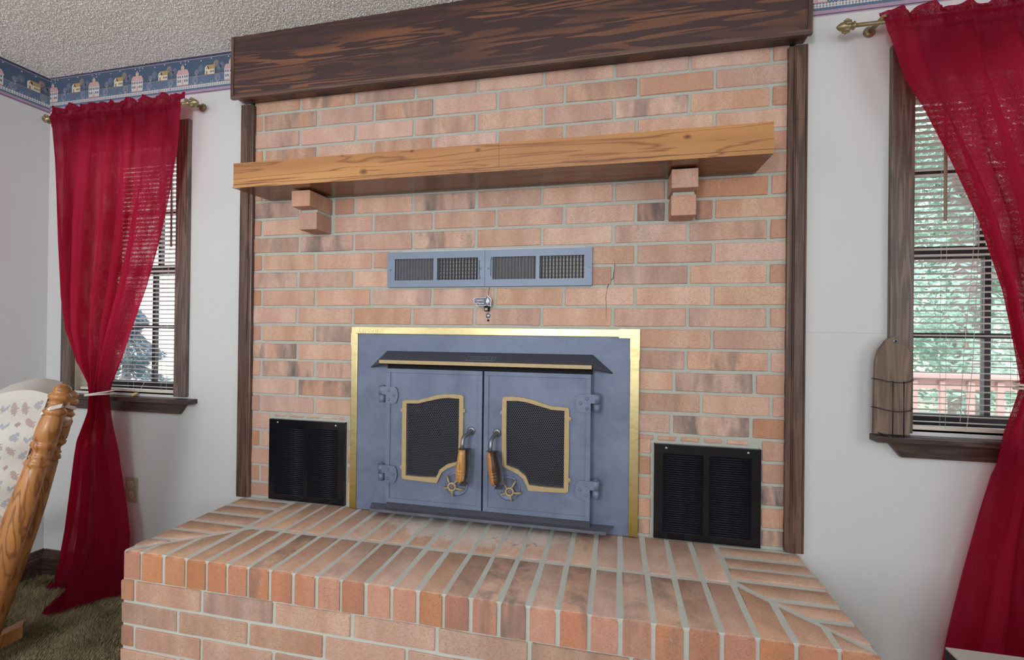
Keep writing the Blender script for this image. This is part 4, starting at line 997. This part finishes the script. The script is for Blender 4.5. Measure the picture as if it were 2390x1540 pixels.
    return o
cl_left = [(2.235, -1.273), (2.16, -1.272), (2.0, -1.262), (1.6, -1.232), (1.35, -1.205), (1.2, -1.170), (1.05, -1.088), (.965, -.992), (.91, -.972), (.86, -.988), (.70, -1.060), (.5, -1.090), (.3, -1.125), (.15, -1.165), (.06, -1.205), (.0, -1.215)]
cl_right = [(2.235, -.527), (2.0, -.545), (1.8, -.585), (1.6, -.635), (1.4, -.700), (1.2, -.785), (1.05, -.850), (.965, -.892), (.91, -.905), (.86, -.903), (.76, -.898), (.6, -.882), (.4, -.838), (.27, -.815), (.1, -.82), (0, -.825)]
curtain('crimson curtain at the left window pooling on the carpet beside the hearth', cl_left, cl_right, 2.232, 2.187, .91, -.080, 5.5, 4, 0, .12)
cr_left = [(2.235, 2.110), (2.0, 2.178), (1.9, 2.228), (1.75, 2.290), (1.56, 2.364), (1.35, 2.424), (1.2, 2.452), (1.08, 2.478), (1.0, 2.460), (.94, 2.446), (.83, 2.440), (.68, 2.402), (.5, 2.362), (.285, 2.318), (0, 2.27)]
cr_right = [(2.235, 2.935), (2.0, 2.92), (1.6, 2.86), (1.3, 2.74), (1.08, 2.635), (.9, 2.66), (.5, 2.72), (0, 2.80)]
curtain('crimson curtain at the right window behind the grey table', cr_left, cr_right, 2.226, 2.195, 1.075, -.080, 6.0, 9, 0, 0.)
def tieback(cx, w2, y, d2, z, slope, label, tail):
    t = thing('rope_tieback', (cx, y, z), label, 'curtain tieback', 'white rope tiebacks')
    for q in range(2):
        pts = [(cx+(w2+.004)*math.cos(a), y+(d2+.005)*math.sin(a), z+(.006 if q else -.006)*1.0+slope*math.cos(a)+(.004*math.sin(a*1.)*(1 if q else -1))) for a in [2*PI*k/40 for k in range(41)]]
        bb = MB(); bb.tube(pts, .0036, 7)
        for ph in range(3):
            bb.tube([tuple(Vector(p)+Vector((0, 0, .0022*math.sin(i*1.9+ph*2.1)))+Vector((math.cos(2*PI*i/40), math.sin(2*PI*i/40), 0))*(.0022*math.cos(i*1.9+ph*2.1))) for i, p in enumerate(pts)], .0022, 5)
        bb.build('rope_loop', M_ROPE, t)
    return t
tieback(-.936, .046, -.102, .048, .914, .006, 'white rope tieback round the left curtain at sill height', 0)
tieback(2.556, .088, -.100, .048, 1.075, .006, 'white rope tieback round the right curtain above the sill', 0)

# ------------------------------------------------------------------ wooden wall rack at the right window
rk = thing('hanging_wire_rack', (2.185, -.03, .897), 'weathered wooden board with wire basket leaning on the right window stool', 'wall rack')
yk = -.038
bo = [(2.128, .899), (2.228, .899), (2.2285, .98), (2.231, 1.07), (2.232, 1.125), (2.227, 1.160), (2.214, 1.190), (2.200, 1.207), (2.188, 1.212), (2.176, 1.210), (2.160, 1.196), (2.140, 1.165), (2.132, 1.135), (2.130, 1.07)]
MB().xz(bo, yk, yk+.012).build('backboard', contour_wood('weathered_board', rgb(104, 88, 78), rgb(138, 116, 100), 26., 2., 6., (.2, .8), .7, yscale=20.), rk)
bb = MB(); bb.lathe([(.007, 0), (.007, .001), (.004, .0014)], 14, (2.187, yk, 1.196), (0, -1, 0)); bb.build('hanger_eyelet', M_STEEL, rk); MB().lathe([(.0035, 0), (.0035, .0008)], 10, (2.187, yk-.0012, 1.196), (0, -1, 0)).build('eyelet_hole', M_MATTE, rk)
bb = MB()
for z in (1.073, .982):
    bb.tube([(2.124, yk+.006, z+.002), (2.126, yk-.004, z+.002), (2.140, yk-.016, z), (2.152, yk-.026, z-.004), (2.175, yk-.030, z-.006), (2.200, yk-.028, z-.006), (2.222, yk-.016, z-.003), (2.234, yk-.004, z+.001), (2.236, yk+.006, z+.001)], .0017, 6)
bb.tube([(2.140, yk-.001, .903), (2.150, yk-.022, .900), (2.175, yk-.031, .896), (2.200, yk-.029, .896), (2.222, yk-.010, .899)], .0017, 6)
for x in (2.166, 2.196): bb.tube([(x, yk-.030, 1.071), (x, yk-.0305, .98), (x, yk-.030, .895), (x, yk-.004, .897)], .0017, 6)
bb.build('wire_basket', plain('dark_wire', rgb(52, 48, 58), .4, .6), rk)

# ------------------------------------------------------------------ outlet
ou = thing('wall_outlet', (-.88, 0, .4), 'ivory duplex wall outlet right of the left curtain', 'outlet')
MB().box(-.914, -.845, -.006, 0, .398, .513, bev=.002).build('cover_plate', M_IVORY, ou)
for z in (.480, .432):
    sk = MB().lathe([(.0165, 0), (.0165, .0022), (.015, .003)], 20, (-.8795, -.006, z), (0, -1, 0)).build('socket', M_SOCK, ou)
    bb = MB(); bb.box(-.8865, -.8845, -.0096, -.0085, z-.004, z+.006); bb.box(-.8745, -.8725, -.0096, -.0085, z-.004, z+.006); bb.lathe([(.0025, 0), (.0025, .0008)], 8, (-.8795, -.0088, z-.009), (0, -1, 0)); bb.build('slots', M_SLOT, sk)
MB().lathe([(.003, 0), (.003, .001), (.001, .0015)], 10, (-.8795, -.006, .456), (0, -1, 0)).build('screw', M_STEEL, ou)

# ------------------------------------------------------------------ rocking chair at the left edge
ch = thing('rocking_chair', (-.60, -.80, 0), 'honey oak rocking chair with turned back posts and a southwest pattern cushion', 'rocking chair')
fw_ = Vector((-.56, -.83, 0)).normalized(); lat = Vector((-.787, .617, 0)).normalized()
Pt, Pb = Vector((-.337, -.650, 1.036)), Vector((-.412, -.760, .496)); ax = (Pt-Pb).normalized()
def turned(base, top, sc):
    d = (top-base); Lh = d.length
    # measured from the top down
    pr = [(0, .002), (.004, .012), (.010, .020), (.020, .024), (.026, .021), (.032, .025), (.040, .028), (.050, .025), (.053, .022), (.060, .025), (.066, .0225), (.074, .0225), (.080, .026), (.086, .028), (.092, .026), (.097, .0235), (.102, .0255), (.140, .0275), (.172, .0275), (.176, .0255), (.180, .028), (.190, .0285), (.196, .0255), (.203, .022), (.215, .023), (.222, .0262), (.228, .0235), (.234, .0265), (.244, .0285), (.251, .0245), (.257, .026), (.300, .029), (.400, .0335), (.5, .0345), (.62, .033), (Lh, .026)]
    pr = [(((r-.0245)*1.7+.0245 if .018 < h < .26 else r)*sc*.97, Lh-h) for h, r in pr if h <= Lh][::-1]
    return MB().lathe(pr, 22, base, d)
foot = Pb-ax*((Pb.z-.115)/ax.z)
turned(foot, Pt, 1.).build('back_post', M_OAK, ch)
Ft = Vector((-.645, -.414, .975)); turned(foot+lat*.39+Vector((0, 0, -.06)), Ft, .97).build('back_post', M_OAK, ch)
for k in range(1, 5):
    q = k/5; a_ = Pb.lerp(Pb+lat*.39, q)+Vector((0, 0, -.02)); t_ = Pt.lerp(Ft, q)-ax*.08
    MB().lathe([(.011, 0), (.014, .15), (.010, .2), (.014, .3), (.011, (t_-a_).length)], 10, a_, t_-a_).build('spindle', M_OAK, ch)
cr0 = Pt-ax*.12; cr1 = Ft-ax*.12
MB().tube([cr0, cr0.lerp(cr1, .5)-fw_*.02, cr1], .02, 10).build('crest_rail', M_OAK, ch)
R3 = Matrix((tuple(-lat), tuple(-fw_), (0, 0, 1))).transposed()
def cbox(l0, l1, f0, f1, z0, z1, bev):
    o_ = foot.copy(); o_.z = 0; bb = MB(); bb.box(-l1, -l0, -f1, -f0, z0, z1, bev=bev); bb.v = [tuple(o_+R3 @ Vector(v)) for v in bb.v]; return bb
cbox(-.03, .43, .02, .50, .375, .415, .012).build('seat', M_OAK, ch)
def runner(l, zoff):
    bb = MB(); pts = []
    for i in range(15):
        f = -.09+i*.062; pts.append((f, .03+.068*((f-.36)/.45)**2))
    vs = []
    o_ = foot.copy(); o_.z = 0
    for f, z in pts:
        for dl, dz in ((-.026, -.022), (.026, -.022), (.026, .022), (-.026, .022)): vs.append(o_+lat*(l+dl)+fw_*f+Vector((0, 0, z+dz-.01)))
    n = len(pts); bb.add(vs, [(4*i+k, 4*i+(k+1) % 4, 4*i+4+(k+1) % 4, 4*i+4+k) for i in range(n-1) for k in range(4)]+[(0, 1, 2, 3), tuple(4*(n-1)+k for k in range(4))]); return bb
runner(.0, 0).build('rocker', M_OAK, ch); runner(.52, 0).build('rocker', M_OAK, ch)
for l in (.0, .40):
    cbox(l-.018, l+.018, .43, .47, .05, .60, .01).build('front_leg', M_OAK, ch)
# arm rests
for l in (.0, .40):
    base = (Pb+ax*.10)+lat*l; e = base+fw_*.012
    pts = [e+fw_*(-.006), e+fw_*.02, e+fw_*.08, e+fw_*.25, e+fw_*.46, e+fw_*.52]
    MB().tube(pts, [.016, .024, .025, .026, .028, .012], 14).build('arm_rest', M_OAK, ch)
# cushion: thick pad in front of the back posts; its near edge faces the room
M_CUSH = plain('cushion_oatmeal', rgb(205, 203, 198), .95, var=.1, nscale=300, bump=.3)
def stripe_mat(name, a):
    k = N(name); wv = k.n('TexWave', Vector=k.coords((1, 1, 1), rot=(.6, .5, .3)), Scale=200., Distortion=.3); k.bsdf(k.mix(k.ramp(wv.outputs['Fac'], [(.42, 0.), (.58, 1.)]), rgb(205, 203, 198), a), .95); return k.m
M_CM, M_CBL, M_CP = stripe_mat('cushion_maroon', rgb(138, 92, 92)), stripe_mat('cushion_blue', rgb(104, 120, 150)), plain('cushion_pink', rgb(172, 146, 138), .95)
nw, nh, nl = 40, 150, 14
cb = Pb+fw_*.026-ax*.06; CH = .585; CT = .135
pat = {}
def mark(a, h, shape, m):
    for dj, rowp in enumerate(shape):
        for di, chp in enumerate(rowp):
            if chp != ' ': pat[(a+di, h-dj)] = m
ARW = ['    xx', '   xxx', '  xxxx', 'xxxxx ', ' xxxx ', 'xxxx  ', 'xxx   ', 'x     ']; DIA = ['  x ', ' xxx', ' xxx', '  x ']; ZIG = ['xx   ', 'xxxx ', 'xxxxx', ' xxxx', 'xxxxx', 'xxxx ', ' x   ']; CHV = ['x   x', 'xx xx', 'xxxxx', ' xxx ', '  x  ']
rc = random.Random(21)
for colx, shs in ((1, (ZIG, ARW, CHV)), (9, (ARW, DIA, ZIG)), (16, (ARW, CHV)), (23, (CHV, DIA, CHV, ZIG)), (29, (ARW, ZIG)), (35, (ZIG, CHV, ARW))):
    hh = 145-rc.randrange(6); q_ = 0
    while hh > 8:
        sh = shs[q_ % len(shs)]; mark(colx+rc.randrange(2), hh, sh, 3 if sh is DIA else (2 if sh in (CHV, ZIG) else 1)); hh -= len(sh)+rc.randrange(3, 8); q_ += 1
def cpos(f, h, l):
    """f across thickness 0 back..1 front, h 0..1 up, l 0 near..1 far"""
    th = CT*(1+.10*math.sin(h*9)+.06*math.sin(h*23+f*3)); top = h
    bul = .012*math.sin(PI*f)*math.sin(PI*min(1, h*1.05))
    p = cb+fw_*(th*f)+ax*(CH*h)+lat*(l*.41)
    if l == 0: p -= lat*bul
    p += ax*(.018*math.sin(PI*f)*max(0, (h-.9)/.1))+lat*(.004*math.sin(h*31)); p -= fw_*(.015*max(0, h-.85)/.15*(f)) 
    return p
bb = MB()
vs = [cpos(i/nw, j/nh, 0) for j in range(nh+1) for i in range(nw+1)]
for j in range(nh):
    for i in range(nw): bb.add([vs[j*(nw+1)+i], vs[j*(nw+1)+i+1], vs[(j+1)*(nw+1)+i+1], vs[(j+1)*(nw+1)+i]], [(0, 1, 2, 3)], pat.get((i, j), 0), True)
def strip(fn, na, nb):
    v2 = [fn(a/na, c/nb) for c in range(nb+1) for a in range(na+1)]
    bb.add(v2, [(c*(na+1)+a, c*(na+1)+a+1, (c+1)*(na+1)+a+1, (c+1)*(na+1)+a) for c in range(nb) for a in range(na)], 0, True)
strip(lambda a, c: cpos(a, 1, c), nw, nl); strip(lambda a, c: cpos(a, 0, c), nw, nl); strip(lambda a, c: cpos(1, a, c), nh, nl); strip(lambda a, c: cpos(0, a, c), nh, nl); strip(lambda a, c: cpos(a, c, 1), nw, nh)
cu = bb.build('back_cushion', [M_CUSH, M_CM, M_CBL, M_CP], ch)
tp = Pt-ax*.072
pts = [tp+fw_*.030+lat*.0+ax*-.018, tp+fw_*.012-lat*.026, tp-fw_*.012-lat*.024+ax*.006, tp-fw_*.028+lat*.01+ax*.004, tp-fw_*.01+lat*.12+ax*-.01, Ft-ax*.07-fw_*.026]
bb = MB(); vs = []
for p in pts: vs += [p+ax*.006, p-ax*.006]
bb.add(vs, [(2*i, 2*i+1, 2*i+3, 2*i+2) for i in range(len(pts)-1)]); bb.build('cushion_tie', M_CUSH, cu)

# ------------------------------------------------------------------ table corner at the lower right
tb = thing('side_table', (2.25, -.75, 0), 'grey topped side table with a black edge at the lower right corner', 'table')
TZ = .50; tx0, tx1, ty0, ty1 = 2.062, 2.62, -1.05, -.492
M_TT = plain('table_grey_laminate', rgb(176, 172, 166), .5, nscale=14, var=.1)
MB().box(tx0+.0015, tx1-.0015, ty0+.0015, ty1-.0015, TZ-.004, TZ).build('table_top', M_TT, tb)
MB().box(tx0, tx1, ty0, ty1, TZ-.030, TZ-.0038, bev=.002).build('table_edge', plain('black_edge', rgb(38, 36, 38), .5), tb)
for x in (tx0+.10, tx1-.06):
    for y in (ty0+.06, ty1-.06): MB().box(x-.02, x+.02, y-.02, y+.02, 0, TZ-.03, bev=.003).build('leg', MATS['black_edge'], tb)

# ------------------------------------------------------------------ outside
struct(MB().box(-30, 30, 3.2, 60, -.7, -.6).build('ground_outside', M_GROUND), 'sunlit ground beyond the windows', 'ground')
bb = thing('deck', (3.4, 1.5, -.1), 'pale wooden deck outside the right window', 'deck')
me = None
for i in range(20):
    y = .22+i*.142
    if me is None: o = MB().box(1.2, 7.5, -.067, .067, -.14, -.10).build('deck_board', M_DECK, bb); me = o.data; 
    else: o = bpy.data.objects.new('deck_board', me); COL.objects.link(o); o.parent = bb
    o.location = Vector((0, y, 0))-wpos(bb)
rl = thing('deck_railing', (4, 2.95, -.1), 'reddish wooden deck railing outside the right window', 'railing')
MB().box(1.3, 7.4, 2.88, 3.02, .86, .90).build('top_rail', M_RAIL, rl); MB().box(1.3, 7.4, 2.93, 2.97, .77, .86).build('upper_rail', M_RAIL, rl); MB().box(1.3, 7.4, 2.93, 2.97, .0, .08).build('lower_rail', M_RAIL, rl)
for x in (1.4, 3.05, 5.35, 7.3): MB().box(x-.045, x+.045, 2.90, 2.99, -.1, .86).build('rail_post', M_RAIL, rl)
me = None; x = 1.55
while x < 7.2:
    if me is None: o = MB().box(-.024, .024, 2.91, 2.93, -.02, .84).build('baluster', M_RAIL, rl); me = o.data
    else: o = bpy.data.objects.new('baluster', me); COL.objects.link(o); o.parent = rl
    o.location = Vector((x, 0, 0))-wpos(rl); x += .205
def tree(name, x, y, h, r, trunk, n, mat, label, leaf, seed, zlow):
    t = thing(name, (x, y, -.6), label, 'tree', 'trees outside the windows'); r_ = random.Random(seed)
    bb = MB(); bb.tube([(x, y, -.6), (x+.05, y, h*.4), (x-.08, y+.1, h*.8)], [trunk, trunk*.85, trunk*.4], 10)
    for k in range(7):
        a = r_.uniform(0, 6.28); z = h*r_.uniform(.3, .75); bb.tube([(x, y, z), (x+r*.4*math.cos(a), y+r*.4*math.sin(a), z+.5), (x+r*.8*math.cos(a), y+r*.8*math.sin(a), z+.8)], [trunk*.35, trunk*.2, .02], 6)
    bb.build('trunk', M_BARK, t)
    vs = []; fs = []
    cl = [(r_.uniform(-r, r), r_.uniform(-r, r), r_.uniform(zlow, h)) for _ in range(60)]
    for i in range(n):
        c = r_.choice(cl); p = Vector((x+c[0]+r_.gauss(0, .3), y+c[1]+r_.gauss(0, .3), c[2]+r_.gauss(0, .25)))
        d = Vector((r_.gauss(0, 1), r_.gauss(0, 1), r_.gauss(0, .6))).normalized(); e = d.orthogonal().normalized(); s_ = leaf*r_.uniform(.6, 1.3); n0 = len(vs)
        vs += [p-d*s_, p+e*s_*.5, p+d*s_, p-e*s_*.5]; fs.append((n0, n0+1, n0+2, n0+3))
    me = bpy.data.meshes.new('foliage'); me.from_pydata(vs, [], fs); me.materials.append(mat); o = link('foliage', me, t); o['kind'] = 'stuff'
tree('shade_tree', 6.75, 7.2, 5.4, 1.7, .2, 20000, M_LEAF, 'broadleaf tree just beyond the deck railing', .062, 5, .3)
tree('shade_tree', 12.6, 8.6, 6.5, 2.0, .25, 14000, M_LEAF2, 'broadleaf tree farther right beyond the deck', .085, 6, .1)
tree('shade_tree', 5.4, 13.2, 7.4, 2.4, .25, 16000, M_LEAF2, 'tall broadleaf tree farthest behind the deck', .10, 8, .0)
tree('shade_tree', 11.6, 14.5, 7.4, 2.6, .25, 16000, M_LEAF, 'bushy broadleaf tree behind the others past the deck', .11, 18, .0)
# fir seen through the left window
t = thing('fir_tree', (-6.75, 4.6, -.6), 'hazy grey fir tree outside the left window', 'tree'); r_ = random.Random(2)
fx, fy = -6.75, 4.6
MB().tube([(fx, fy, -.6), (fx, fy, 1.9)], [.09, .02], 8).build('trunk', M_BARK, t)
vs = []; fs = []
for i in range(7000):
    q = r_.random(); z = -.3+2.2*q; rad = (.95*(1-q)+.05)*math.sqrt(r_.random())*(.8+.3*math.sin(q*26)); a = r_.uniform(0, 6.28)
    p = Vector((fx+rad*math.cos(a), fy+rad*math.sin(a), z-.25*rad)); d = Vector((math.cos(a), math.sin(a), -.35+r_.gauss(0, .3))).normalized(); e = d.orthogonal().normalized(); s_ = .055; n0 = len(vs)
    vs += [p-d*s_, p+e*s_*.28, p+d*s_, p-e*s_*.28]; fs.append((n0, n0+1, n0+2, n0+3))
me = bpy.data.meshes.new('foliage'); me.from_pydata(vs, [], fs); me.materials.append(M_FIR); o = link('foliage', me, t); o['kind'] = 'stuff'
pc = thing('patio_cover', (3.7, 5., -.6), 'grey metal patio roof on posts beyond the deck railing', 'patio roof')
MB().box(3.2, 4.25, 4.0, 6.2, 2.62, 2.70).build('roof_sheet', M_ROOF, pc)
for x, y in ((3.3, 6.1), (4.15, 6.1), (4.15, 4.1), (3.3, 4.1)): MB().box(x-.05, x+.05, y-.05, y+.05, -.6, 2.62).build('roof_post', M_ROOF, pc)
